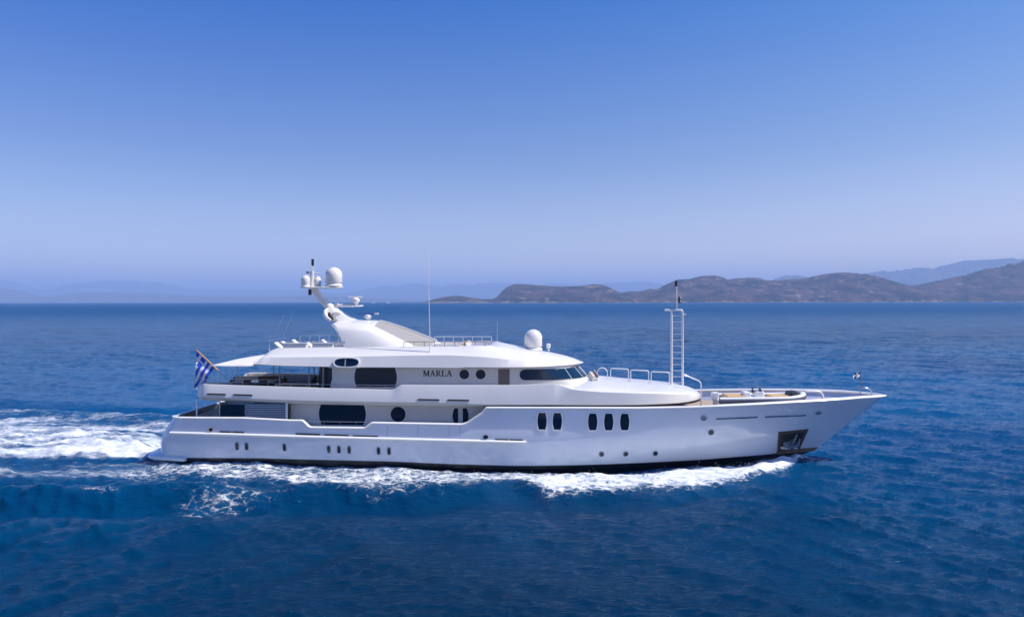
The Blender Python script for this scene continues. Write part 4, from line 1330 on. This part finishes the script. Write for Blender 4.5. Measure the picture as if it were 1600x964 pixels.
# upper radar on its arm
m = MB()
m.tube([Q(519, 478), Q(540, 477.3), Q(552, 477.4)], [0.12, 0.11, 0.12], 8)
c = Q(557, 478)
rings = [[(c[0] + k * 0.55 * math.cos(t), 0.36 * k * math.sin(t), c[2] + zz) for t in np.linspace(0, 2 * math.pi, 21)[:-1]] for zz, k in ((-0.06, .7), (0.0, 1), (0.05, .95))]
m.loft(rings)
m.tube([Q(526.5, 475.5), Q(526.5, 474)], 0.14, 10)
arm = m.build("radar_arm", M['white'], mast, 40)
c = Q(556, 476)
sc = MB().lathe([(0.14, 0), (0.16, 0.1), (0.27, 0.2), (0.30, 0.32), (0.27, 0.42), (0.14, 0.5), (0.12, 0.52)], c, 20).build("radar_scanner", M['white'], yacht, 40)
MB().box((c[0] - 0.02, 0, c[2] + 0.56), (1.02, 0.14, 0.10), 0.25).build("antenna_bar", M['white'], sc)
c = Q(575, 500)
sc = MB().lathe([(0.12, 0), (0.15, 0.08), (0.26, 0.16), (0.28, 0.26), (0.22, 0.38), (0.10, 0.42)], c, 20).build("radar_scanner", M['white'], yacht, 40)
MB().box((c[0] - 0.12, 0, c[2] + 0.47), (1.30, 0.14, 0.09), -0.15).build("antenna_bar", M['radarblue'], sc)
MB().box((c[0] + 0.66, -0.10, c[2] + 0.47), (0.30, 0.16, 0.11), -0.15).build("end_cap", M['white'], sc)
# whip antenna
X, z = PB(672, 553, -3.55); X2, z2 = PB(668.3, 372, -3.55)
xm, zm = lerp(X, X2, .55), lerp(z, z2, .55)
MB().tube([(X, -3.55, z), (xm, -3.55, zm), (X2, -3.55, z2)], [0.032, 0.022, 0.010], 6).build("whip_antenna", M['rail'], yacht)
for a, b in ((Q(459, 485), Q(437, 540)), (Q(444, 492), Q(420, 545))):
    MB().tube([a, b], 0.008, 5).build("whip_antenna", M['rail'], yacht)
X, z = PB(777, 545, -1.5); MB().tube([(X, -1.5, z), (X, -1.5, z + 1.9)], [0.014, 0.006], 5).build("whip_antenna", M['rail'], yacht)
# small lights on the roof
c = Q(857, 547)
MB().lathe([(0.10, -0.05), (0.10, 0.02), (0.05, 0.04), (0.05, 0.12), (0.13, 0.14), (0.15, 0.22), (0.15, 0.44), (0.10, 0.48)], c, 14).build("searchlight", M['trim'], yacht, 40)
c = Q(804, 556, -2.6)
MB().lathe([(0.05, -0.1), (0.05, 0.05), (0.10, 0.07), (0.11, 0.16), (0.05, 0.19)], c, 12).build("horn", M['steel'], yacht, 40)

# ------------------------------------------------------------------ coachroof fittings
hoops = [(933, 949, 592, 574.5, True), (954, 982, 594, 575.5, False), (985.5, 1013.5, 596.5, 578, False), (1017.5, 1046, 600, 580.5, False)]
for xl, xr, yb_, yt, rnd in hoops:
    yy = -0.9
    a, b = Q(xl, yb_, yy), Q(xr, yb_ + 2, yy)
    t1, t2 = Q(xl, yt, yy), Q(xr, yt + 1.0, yy)
    z0, z1 = a[2] - 0.25, b[2] - 0.25
    if rnd:
        r = (b[0] - a[0]) / 2
        pts = [(a[0], yy, z0)] + [(a[0] + r - r * math.cos(t), yy, t1[2] - r + r * math.sin(t)) for t in np.linspace(0, math.pi, 9)] + [(b[0], yy, z1)]
    else:
        pts = [(a[0], yy, z0), (a[0], yy, t1[2] - 0.10), (a[0] + 0.03, yy, t1[2] - 0.03), (a[0] + 0.10, yy, t1[2]), (b[0] - 0.10, yy, t2[2]), (b[0] - 0.03, yy, t2[2] - 0.03), (b[0], yy, t2[2] - 0.10), (b[0], yy, z1)]
    MB().tube(pts, 0.036, 8).build("grab_rail", M['rail'], yacht, 50)
# ladder mast
yy = 0.0
la, lb = Q(1049.5, 603, yy), Q(1066.5, 605, yy)
zt_ = Q(1050, 484.5, yy)[2]
m = MB()
m.tube([(la[0], yy, la[2] - 0.3), (la[0], yy, zt_)], 0.085, 10)
m.tube([(lb[0], yy, lb[2] - 0.3), (lb[0], yy, zt_ - 0.12), (lb[0] - 0.05, yy, zt_ - 0.03), (lb[0] - 0.14, yy, zt_)], 0.085, 10)
m.tube([(la[0] - 0.5, yy, zt_), (lb[0] - 0.14, yy, zt_)], 0.07, 8)
m.tube([(lb[0], yy, zt_ - 0.32), (lb[0] + 0.26, yy, zt_ - 0.32)], 0.04, 6)
lm = m.build("ladder_mast", M['rail'], yacht, 50)
for k in range(12):
    zz = lerp(la[2] + 0.25, zt_ - 0.42, k / 11)
    MB().tube([(la[0], yy, zz), (lb[0], yy, zz)], 0.032, 6).build("rung", M['rail'], lm)
c = Q(1057.5, 484, yy)
MB().tube([(c[0], yy, c[2]), (c[0], yy, Q(1057, 446, yy)[2])], 0.03, 8).build("light_pole", M['steel'], lm)
m = MB(); m.tube([Q(1056.5, 447.5), Q(1056.5, 439)], 0.10, 10)
m.build("navigation_light", M['black'], lm, 40)
m = MB(); m.tube([Q(1062.2, 473.5), Q(1062.2, 464)], 0.10, 10); m.tube([Q(1058, 468), Q(1062, 468)], 0.03, 6)
m.build("navigation_light", M['black'], lm, 40)
m = MB().tube([Q(1062.8, 465.6, -.1), Q(1064.2, 465.6, -.12)], 0.06, 8); m.tube([Q(1062.8, 470.6, -.1), Q(1064.2, 470.6, -.12)], 0.06, 8)
m.build("lamp_lens", M['trim'], lm)
# stair rail from the mast down to the foredeck
yy = -1.35
pts = [Q(1068, 585, yy), Q(1092, 595, yy), Q(1094.6, 598, yy), Q(1095.5, 602, yy)]
pts.append((pts[-1][0], yy, 3.62))
MB().tube(pts, 0.05, 8).build("grab_rail", M['rail'], yacht, 50)
# sheltered seat ahead of the wheelhouse
bs = MB().box((5.98, 0, 5.80), (0.46, 3.8, 0.30)).build("bench_seat", M['canvas'], yacht)
for y in (-1.2, 0, 1.2):
    MB().box((5.98, y, 5.99), (0.40, 1.1, 0.10)).build("cushion", M['cream'], bs)
MB().box((6.16, 0, 6.05), (0.10, 3.6, 0.24)).build("backrest", M['teak'], bs)
# ------------------------------------------------------------------ bow fittings
for px in (1290, 1317, 1345):
    for sd in (1,):
        X = PB(px, 612, 0.5)[0] - (1.5 if sd < 0 else 0)
        z = zt(X)
        y = hb(X, z) - 0.12
        if y < 0.3: continue
        MB().loft([[(X - 0.03, sd * y, 3.62), (X + 0.03, sd * y, 3.62), (X + 0.03, sd * y, z - 0.06), (X - 0.03, sd * y, z - 0.06)], [(X - 0.03, sd * (y - 0.42), 3.62), (X + 0.03, sd * (y - 0.42), 3.62), (X + 0.03, sd * (y - 0.10), z - 0.10), (X - 0.03, sd * (y - 0.10), z - 0.10)]]).build("bulwark_stay", M['trim'], yacht)
c = Q(1352, 619, 0.0)
m = MB()
m.tube([Q(1344, 618, 0), Q(1344, 608, 0), Q(1346, 606, 0), Q(1354, 606.3, 0), Q(1360, 609, 0), Q(1362, 613, 0), Q(1362, 618, 0)], 0.045, 8)
m.build("bow_rail", M['steel'], yacht, 50)
m = MB(); m.lathe([(0.16, 0), (0.16, 0.1), (0.10, 0.14), (0.10, 0.36), (0.17, 0.42), (0.17, 0.52)], (22.6, -0.35, 3.62), 14); m.lathe([(0.16, 0), (0.16, 0.1), (0.10, 0.14), (0.10, 0.36), (0.17, 0.42), (0.17, 0.52)], (22.6, 0.35, 3.62), 14)
m.build("windlass", M['steel'], yacht, 40)
m = MB(); c = Q(1277, 622, -0.6)
m.tube([Q(1258, 611.5, 1.2), Q(1278, 611.5, 1.2), Q(1283, 613.5, 1.2), Q(1285.5, 618, 1.2), Q(1285.5, 624, 1.2)], 0.09, 8)
m.build("deck_crane", M['rail'], yacht, 50)
m = MB().box((20.9, -0.9, 3.86), (0.9, 0.9, 0.46)); m.build("deck_locker", M['trim'], yacht)
MB().box((21.6, -0.7, 3.83), (0.34, 0.5, 0.36)).build("deck_locker", M['stripe'], yacht)
MB().box((23.1, 0, 3.76), (0.9, 1.3, 0.26)).build("deck_hatch", M['trim'], yacht)

# ------------------------------------------------------------------ things carried on the yacht (their own top-level objects, placed in the world)
def WP(x, y, z):
    p = LOC + EX * x + EY * y
    return Vector((p.x, p.y, z))

# ---- tender on the foredeck
def build_tender():
    x0 = PB(1119, 625, -1.6)[0]; x1 = PB(1259, 615, -1.6)[0]
    L_ = x1 - x0
    t = empty("rigid_inflatable_boat", WP((x0 + x1) / 2, -1.45, 3.93), -YAW, "white open rigid inflatable boat with tan cushions stowed on the foredeck", "boat")
    w = 1.12
    def side(s, k): return lerp(-L_ / 2, L_ / 2, s)
    path = [(-L_ / 2, -w, 0.52), (-L_ / 2 + 0.3, -w, 0.53)]
    for a in np.linspace(0, 1, 12):
        path.append((lerp(-L_ / 2 + 0.5, L_ * 0.16, a), -w, 0.53 + 0.05 * a))
    for a in np.linspace(0.08, 1, 12):
        th = a * math.pi / 2
        path.append((L_ * 0.16 + (L_ * 0.34 - 0.2) * math.sin(th), -w * math.cos(th) ** 0.85, 0.58 + 0.24 * a ** 1.5))
    full = path + [(x, -y, z) for x, y, z in path[-2::-1]]
    MB().tube(full, 0.235, 12).build("buoyancy_tube", M['rubber'], t, 60)
    top = [(x, y * 0.985, z + 0.14) for x, y, z in full]
    m = MB(); oblong_tube(m, top, 0.20, 0.12, 10); m.build("gunwale", M['trim'], t, 60)
    rings = []
    for s, b, k in ((0, 1.0, 0.12), (0.3, 1.0, 0.06), (0.6, 0.98, 0.05), (0.8, 0.7, 0.14), (0.93, 0.34, 0.36), (0.99, 0.06, 0.62)):
        X = lerp(-L_ / 2 + 0.05, L_ / 2 - 0.15, s)
        rings.append([(X, -b, 0.50 + 0.2 * s), (X, -b * 0.9, 0.30 + 0.25 * s * s), (X, 0, k), (X, b * 0.9, 0.30 + 0.25 * s * s), (X, b, 0.50 + 0.2 * s)])
    MB().loft(rings).build("hull", M['trim'], t, 30)
    MB().box((0.02 * L_ - 0.25, 0, 0.80), (0.62, 0.72, 0.66)).build("console", M['trim'], t)
    m = MB().lathe([(0.16, -0.015), (0.19, -0.015), (0.19, 0.015), (0.16, 0.015)], (0.02 * L_ - 0.66, 0, 1.12), 16, 'X'); m.tube([(0.02 * L_ - 0.66, 0, 1.12), (0.02 * L_ - 0.5, 0, 1.10)], 0.03, 6)
    m.build("steering_wheel", M['black'], t)
    m = MB(); m.loft([[(0.02 * L_ - 0.10, y, 1.12) for y in (-0.36, 0.36)] + [(0.02 * L_ - 0.07, y, 1.12) for y in (0.36, -0.36)], [(0.02 * L_ - 0.32, y, 1.44) for y in (-0.30, 0.30)] + [(0.02 * L_ - 0.29, y, 1.44) for y in (0.30, -0.30)]])
    m.build("windscreen", M['glass'], t)
    MB().box((-0.30 * L_, 0, 0.66), (1.25, 1.5, 0.34)).build("seat", M['orange'], t)
    MB().box((-0.13 * L_ - 0.2, 0, 0.78), (0.5, 0.8, 0.55)).build("seat", M['trim'], t)
    MB().box((0.20 * L_, 0, 0.66), (1.35, 1.3, 0.32)).build("seat", M['orange'], t)
    m = MB()
    rings = []
    for s, b, h in ((0.0, 0.62, 0.02), (0.12, 0.70, 0.26), (0.45, 0.66, 0.30), (0.8, 0.48, 0.16), (1.0, 0.30, 0.02)):
        X = 0.30 * L_ + s * 1.05
        rings.append([(X, -b, 0.78), (X, -b * 0.8, 0.80 + h), (X, 0, 0.82 + h * 1.1), (X, b * 0.8, 0.80 + h), (X, b, 0.78)])
    m.loft(rings); m.build("canopy", M['black'], t, 30)
    m = MB(); m.box((-L_ / 2 - 0.05, 0, 0.72), (0.5, 0.42, 0.55)); m.box((-L_ / 2 - 0.1, 0, 0.34), (0.2, 0.16, 0.45)); m.build("outboard_motor", M['trim'], t)
    m = MB(); m.box((-L_ * 0.25, 0, -0.11), (0.16, 1.6, 0.52)); m.box((L_ * 0.2, 0, -0.11), (0.16, 1.3, 0.52)); m.box((0, 0, -0.33), (3.2, 0.2, 0.08)); m.build("cradle", M['steel'], t)
build_tender()

# ---- ensign on its raked staff
def build_ensign():
    b, tp = Q(350, 588, 0.0), Q(306.5, 546.5, 0.0)
    base = WP(*b)
    e = empty("ensign_flag", base, -YAW, "blue and white striped flag with corner cross on the raked wooden stern staff", "flag")
    d = Vector(tp) - Vector(b)
    MB().tube([Vector((0, 0, 0)) - d * 0.02, d * 0.22], 0.05, 8).build("socket", M['steel'], e)
    MB().tube([d * 0.22, d * 0.45, d], [0.085, 0.075, 0.05], 8).build("staff", M['wood'], e, 50)
    nu, nv = 54, 36
    v, f, mi = [], [], []
    top = d * 0.985
    for j in range(nv + 1):
        h = j / nv                                   # 0 top of the hoist .. 1 foot of it
        p0 = d * (0.985 - 0.64 * h) + Vector((-0.03, -0.05, -0.05))
        for i in range(nu + 1):
            u = i / nu * 2.05                        # along the fly, drooping from the staff
            x = p0.x - u * 0.52
            z = p0.z - u * (0.80 + 0.10 * h)
            y = p0.y + 0.10 * math.sin(u * 4.2 + h * 2.0) * min(1, u * 1.5)
            fold = top.x - 0.12 + 0.10 * math.sin(z * 1.3)
            if x < fold:                             # the cloth doubles back on itself
                y += 0.10 + (fold - x) * 0.35
                x = fold + (fold - x) * 0.45
            v.append((x, y, z))
    for j in range(nv):
        for i in range(nu):
            q = j * (nu + 1) + i
            f.append([q, q + 1, q + nu + 2, q + nu + 1])
            stripe = int(j / nv * 9)
            can = (j / nv < 5 / 9) and (i / nu < 10 / 27)
            if can:
                sx, sy = i / nu * 27 / 2, stripe
                w_ = (stripe == 2) or (int(sx) == 2)
                mi.append(1 if w_ else 0)
            else:
                mi.append(0 if stripe % 2 == 0 else 1)
    c = obj("cloth", v, f, [M['flagblue'], M['flagwhite']], e, 60, mi)
    c.modifiers.new("thickness", 'SOLIDIFY').thickness = 0.008
build_ensign()
def build_jack():
    b = Q(1344.5, 615, 0.0); tp = Q(1344.5, 575, 0.0)
    e = empty("bow_flag", WP(*b), -YAW, "small navy flag with a white cross streaming from the thin bow staff", "flag")
    hh = tp[2] - b[2]
    MB().tube([(0, 0, -0.3), (0, 0, hh)], 0.016, 6).build("staff", M['slot'], e)
    v, f, mi = [], [], []
    nu, nv = 20, 12
    for j in range(nv + 1):
        for i in range(nu + 1):
            u, h = i / nu, j / nv
            v.append((-0.02 - 0.66 * u, -0.10 * math.sin(u * 7) * u - 0.30 * u, hh - 0.30 - 0.42 * h * (1 - 0.35 * u) - 0.16 * u - 0.04 * math.sin(u * 8)))
    for j in range(nv):
        for i in range(nu):
            q = j * (nu + 1) + i
            f.append([q, q + 1, q + nu + 2, q + nu + 1])
            mi.append(1 if (abs(i - 7.5) < 2.4 or abs(j - 5.5) < 1.6 or i > 17) else 0)
    c = obj("cloth", v, f, [M['navy'], M['flagwhite']], e, 60, mi)
    c.modifiers.new("thickness", 'SOLIDIFY').thickness = 0.008
build_jack()

# ---- furniture
def sofa(x, y, z, L_, rz, cush, label, n=3, group=None, wick='wicker'):
    s = empty("sofa", WP(x, y, z), -YAW + rz, label, "sofa", group)
    MB().box((0, 0, 0.19), (0.85, L_, 0.34)).build("seat_frame", M[wick], s)
    MB().box((-0.38, 0, 0.52), (0.12, L_, 0.50), ry=-0.1).build("backrest", M[wick], s)
    for sd in (-1, 1):
        MB().box((0.0, sd * (L_ / 2 - 0.06), 0.42), (0.80, 0.12, 0.36)).build("arm", M[wick], s)
    for k in range(n):
        yy = -L_ / 2 + 0.16 + (L_ - 0.32) * (k + 0.5) / n
        MB().box((0.06, yy, 0.42), (0.66, (L_ - 0.36) / n, 0.14)).build("cushion", M[cush], s)
        MB().box((-0.26, yy, 0.64), (0.14, (L_ - 0.40) / n, 0.40), ry=-0.2).build("back_cushion", M[cush], s)
    return s
def chair(x, y, z, rz, label, group=None, cush='cream'):
    s = empty("armchair", WP(x, y, z), -YAW + rz, label, "chair", group)
    MB().box((0, 0, 0.40), (0.56, 0.56, 0.07)).build("seat", M['wicker'], s)
    MB().box((0.02, 0, 0.47), (0.48, 0.48, 0.09)).build("cushion", M[cush], s)
    MB().box((-0.27, 0, 0.68), (0.07, 0.56, 0.55), ry=-0.15).build("backrest", M['wicker'], s)
    for sx in (-1, 1):
        for sy in (-1, 1):
            MB().box((sx * 0.24, sy * 0.25, 0.19), (0.06, 0.06, 0.38)).build("leg", M['wicker'], s)
    for sy in (-1, 1):
        MB().box((0.0, sy * 0.28, 0.62), (0.52, 0.05, 0.05)).build("arm", M['wicker'], s)
    return s
def table(x, y, z, lx, ly, h, label, m_='wood', rz=0.0):
    s = empty("table", WP(x, y, z), -YAW + rz, label, "table")
    MB().box((0, 0, h - 0.03), (lx, ly, 0.06)).build("tabletop", M[m_], s)
    for sx in (-1, 1):
        for sy in (-1, 1):
            MB().box((sx * (lx / 2 - 0.1), sy * (ly / 2 - 0.1), (h - 0.06) / 2), (0.08, 0.08, h - 0.06)).build("leg", M['wicker'], s)
    return s
UD = 4.75
sofa(-20.2, 1.6, UD, 3.4, -math.pi / 2, 'cream', "long dark wicker sofa with cream cushions on the upper aft deck beside the awning pole", 4)
sofa(-21.0, -2.0, UD, 2.2, math.pi / 2, 'cream', "low dark wicker sofa nearest the striped flag on the upper aft deck", 2)
sofa(-16.9, 2.4, UD, 2.6, -math.pi / 2, 'bluecush', "dark wicker sofa with pale blue cushions ahead of the cream cushioned one", 3)
sofa(-15.4, -2.2, UD, 2.2, math.pi / 2, 'cream', "dark wicker sofa behind the upper side rail near the glass doors", 2)
table(-18.6, -0.4, UD, 1.9, 1.2, 0.72, "wooden dining table amid the wicker seats of the upper aft deck")
k = 0
c0 = None
for (x, y, rz) in ((-19.2, 0.6, -1.57), (-18.6, 0.62, -1.57), (-18.0, 0.6, -1.57), (-19.2, -1.4, 1.57), (-18.0, -1.4, 1.57), (-17.2, -0.4, 3.14)):
    if c0 is None:
        c0 = chair(x, y, UD, rz, "dark wicker armchair with cream cushion drawn up to the upper deck dining table", "armchairs round the upper deck dining table")
    else:
        c = copy_tree(c0); c.location = WP(x, y, UD); c.rotation_euler = (0, 0, -YAW + rz)
table(-15.2, 0.3, UD, 1.3, 0.9, 0.45, "low wooden coffee table between the sofas by the glass doors")
def bar_stool(x, y, z, label, group):
    s = empty("bar_stool", WP(x, y, z), -YAW, label, "bar stool", group)
    MB().lathe([(0.18, 0.70), (0.20, 0.72), (0.20, 0.78), (0.16, 0.81)], (0, 0, 0), 14).build("seat", M['orange'], s, 40)
    MB().box((0, 0.19, 0.98), (0.36, 0.04, 0.34)).build("backrest", M['wicker'], s)
    for sx in (-0.15, 0.15):
        for sy in (-0.15, 0.15):
            MB().tube([(sx * 1.2, sy * 1.2, 0), (sx * 0.8, sy * 0.8, 0.72)], 0.02, 6).build("leg", M['wicker'], s)
    return s
bc = empty("bar_counter", WP(-14.3, 2.6, UD), -YAW, "dark wooden bar counter by the glass doors of the upper aft deck", "bar")
MB().box((0, 0, 0.52), (1.9, 0.5, 1.04)).build("body", M['wicker'], bc)
MB().box((0, 0, 1.07), (2.1, 0.66, 0.06)).build("worktop", M['wood'], bc)
b0 = bar_stool(-15.0, 1.95, UD, "tan topped bar stool standing at the dark wooden bar counter", "bar stools at the upper deck bar")
for x in (-14.5, -14.0, -13.6):
    c = copy_tree(b0); c.location = WP(x, 1.95, UD)
def side_table(x, y, z, label):
    s = empty("side_table", WP(x, y, z), -YAW, label, "side table")
    MB().lathe([(0.30, 0.46), (0.32, 0.48), (0.32, 0.51), (0.30, 0.53)], (0, 0, 0), 20).build("tabletop", M['wood'], s, 40)
    MB().lathe([(0.20, 0), (0.20, 0.03), (0.05, 0.06), (0.05, 0.46)], (0, 0, 0), 14).build("pedestal", M['wicker'], s, 40)
side_table(-19.6, -2.4, UD, "round wooden side table at the end of the low sofa nearest the flag")
side_table(-17.4, -2.9, UD, "round wooden side table behind the upper side rail amidships of the awning")
MDk = 2.30
sofa(-22.6, 0.6, MDk, 4.6, 0.0, 'cream', "curved stern sofa of dark wicker on the shaded main aft deck", 4)
sofa(-21.0, 2.9, MDk, 2.4, -math.pi / 2, 'bluecush', "dark wicker sofa along the far side of the main aft deck", 2)
table(-20.9, 0.2, MDk, 1.8, 1.1, 0.72, "dark wooden table on the shaded main aft deck")
c1 = None
for (x, y, rz) in ((-20.4, -1.1, 1.57), (-21.2, -1.1, 1.57), (-19.6, 0.2, 3.14)):
    c = copy_tree(c0); c.location = WP(x, y, MDk); c.rotation_euler = (0, 0, -YAW + rz)
    c["label"] = "dark wicker armchair at the table in the shade of the main aft deck"
    c["group"] = "armchairs on the main aft deck"
SDk = 7.56
def lounger(x, y, rz, label, group):
    s = empty("sun_lounger", WP(x, y, SDk), -YAW + rz, label, "sun lounger", group)
    MB().box((0.2, 0, 0.36), (1.45, 0.66, 0.10)).build("mattress", M['canvas'], s)
    MB().box((-0.78, 0, 0.62), (0.78, 0.66, 0.10), ry=0.72).build("backrest", M['canvas'], s)
    MB().box((0.0, 0, 0.27), (1.9, 0.68, 0.05)).build("frame", M['trim'], s)
    for sx in (-0.8, 0.8):
        for sy in (-0.28, 0.28):
            MB().box((sx, sy, 0.12), (0.06, 0.06, 0.25)).build("leg", M['trim'], s)
    return s
l0 = lounger(-15.9, -2.0, 0.0, "white sun lounger with raised back on the open sun deck", "sun loungers on the sun deck")
for x, y in ((-13.6, -2.0), (-15.9, -0.7), (-13.6, -0.7), (-15.9, 1.4), (-13.6, 1.4)):
    c = copy_tree(l0); c.location = WP(x, y, SDk)
def bar_unit(x, y, lx, ly, h, label):
    s = empty("deck_cabinet", WP(x, y, SDk), -YAW, label, "cabinet")
    MB().box((0, 0, h / 2), (lx, ly, h)).build("body", M['trim'], s)
    MB().box((0, 0, h + 0.025), (lx + 0.08, ly + 0.08, 0.05)).build("worktop", M['white'], s)
    for k in range(3):
        MB().box((-lx / 2 + lx * (k + 0.5) / 3, -ly / 2 - 0.008, h * 0.5), (lx / 3 - 0.06, 0.02, h * 0.7)).build("door", M['white'], s)
bar_unit(-15.2, -2.85, 1.7, 0.5, 0.86, "long white deck cabinet at the rail of the sun deck, nearer the awning")
bar_unit(-13.2, -2.85, 1.5, 0.5, 0.88, "white deck cabinet at the rail of the sun deck, nearer the arch")
s = sofa(-3.7, 0.6, SDk, 3.2, 3.14, 'orange', "tan cushioned sofa on the forward sun deck behind the windscreen", 3, wick='trim')
s = sofa(-4.6, -1.9, SDk, 2.0, math.pi / 2, 'cream', "white sofa with cream cushions at the forward sun deck rail", 2, wick='trim')

# ------------------------------------------------------------------ spray thrown up by the bow, and specks imitating glints
def build_spray_and_glints():
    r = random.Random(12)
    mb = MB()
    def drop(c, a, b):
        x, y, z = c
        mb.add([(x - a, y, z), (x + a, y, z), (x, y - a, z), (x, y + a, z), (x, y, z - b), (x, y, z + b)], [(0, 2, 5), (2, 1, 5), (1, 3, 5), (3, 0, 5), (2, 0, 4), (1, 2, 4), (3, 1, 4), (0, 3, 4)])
    glint_clumps = [(1205, 642), (1215, 636), (1228, 640), (1232, 660), (1222, 657), (1240, 655), (1258, 638), (1180, 660), (1278, 663), (1284, 667), (1212, 656), (1243, 640)]
    for cx, cy in glint_clumps:  # white specks beside the plating stand in for sun glints off the water
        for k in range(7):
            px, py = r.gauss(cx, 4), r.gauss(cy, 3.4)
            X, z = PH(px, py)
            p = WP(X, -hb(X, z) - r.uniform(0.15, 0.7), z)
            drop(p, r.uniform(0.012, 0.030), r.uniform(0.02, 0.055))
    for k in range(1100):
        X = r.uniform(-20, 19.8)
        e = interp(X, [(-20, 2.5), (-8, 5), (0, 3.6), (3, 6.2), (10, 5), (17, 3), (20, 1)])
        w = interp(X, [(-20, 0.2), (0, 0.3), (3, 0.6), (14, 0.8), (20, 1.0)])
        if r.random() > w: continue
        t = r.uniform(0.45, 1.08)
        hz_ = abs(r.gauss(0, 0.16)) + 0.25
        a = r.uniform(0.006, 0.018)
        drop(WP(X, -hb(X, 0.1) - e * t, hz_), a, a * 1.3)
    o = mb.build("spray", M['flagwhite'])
    tag(o, "white droplets of spray along the bow wave, and white specks imitating glints on the bow", "spray", kind="stuff")
build_spray_and_glints()

# ------------------------------------------------------------------ far boats and the shore village
def far_boat(px, D, L_, label):
    X = (px - 800) / FPX * D
    o = empty("motor_boat", (X, D, 0.0), 0.25, label, "motor boat", None)
    rings = []
    for s, b, h in ((0, 0.85, 0.10), (0.4, 1, 0.10), (0.75, 0.75, 0.13), (1, 0.05, 0.17)):
        x = (s - 0.5) * L_; w = b * L_ * 0.13
        rings.append([(x, -w, h * L_), (x, -w * 0.6, -0.4), (x, w * 0.6, -0.4), (x, w, h * L_)])
    MB().loft(rings).build("hull", M['trim'], o)
    MB().box((-0.06 * L_, 0, 0.15 * L_), (0.46 * L_, 0.20 * L_, 0.10 * L_)).build("cabin", M['trim'], o)
    MB().box((-0.10 * L_, 0, 0.225 * L_), (0.26 * L_, 0.17 * L_, 0.05 * L_)).build("flybridge", M['trim'], o)
    MB().tube([(-0.12 * L_, 0, 0.25 * L_), (-0.16 * L_, 0, 0.34 * L_)], 0.014 * L_, 6).build("mast", M['trim'], o)
far_boat(606.5, 3600, 27, "white motor boat far off near the horizon, the brighter one beside the whip antenna")
far_boat(583.0, 4200, 24, "fainter small motor boat on the horizon just ahead of the radar")
def far_houses():
    h0 = None
    r = random.Random(4)
    for k in range(26):
        px = r.choice([r.gauss(1206, 6), r.uniform(1195, 1290), r.uniform(1440, 1530), r.uniform(1225, 1345)])
        D = 4585 + r.uniform(0, 40)
        X = (px - 800) / FPX * D
        if h0 is None:
            m = MB(); w, d_, hh = 13, 10, 7
            v = [(-w, -d_, -4), (w, -d_, -4), (w, d_, -4), (-w, d_, -4), (-w, -d_, hh), (w, -d_, hh), (w, d_, hh), (-w, d_, hh), (-w, 0, hh + 4), (w, 0, hh + 4)]
            h0 = obj("house", v, [(0, 1, 5, 4), (1, 2, 6, 9, 5), (2, 3, 7, 6), (3, 0, 4, 8, 7), (4, 5, 9, 8), (6, 7, 8, 9)], [M['wall'], M['houseroof']], None, None, [0, 0, 0, 0, 1, 1])
            o = h0
        else:
            o = h0.copy(); C.objects.link(o)
        o.location = (X, D, 9 + r.uniform(0, 12)); o.rotation_euler = (0, 0, r.uniform(-0.5, 0.5))
        s = r.uniform(0.5, 1.0); o.scale = (s, s, s)
        tag(o, "tiny pale house on the far shore at the foot of the hills", "house", "houses along the far shore")
far_houses()
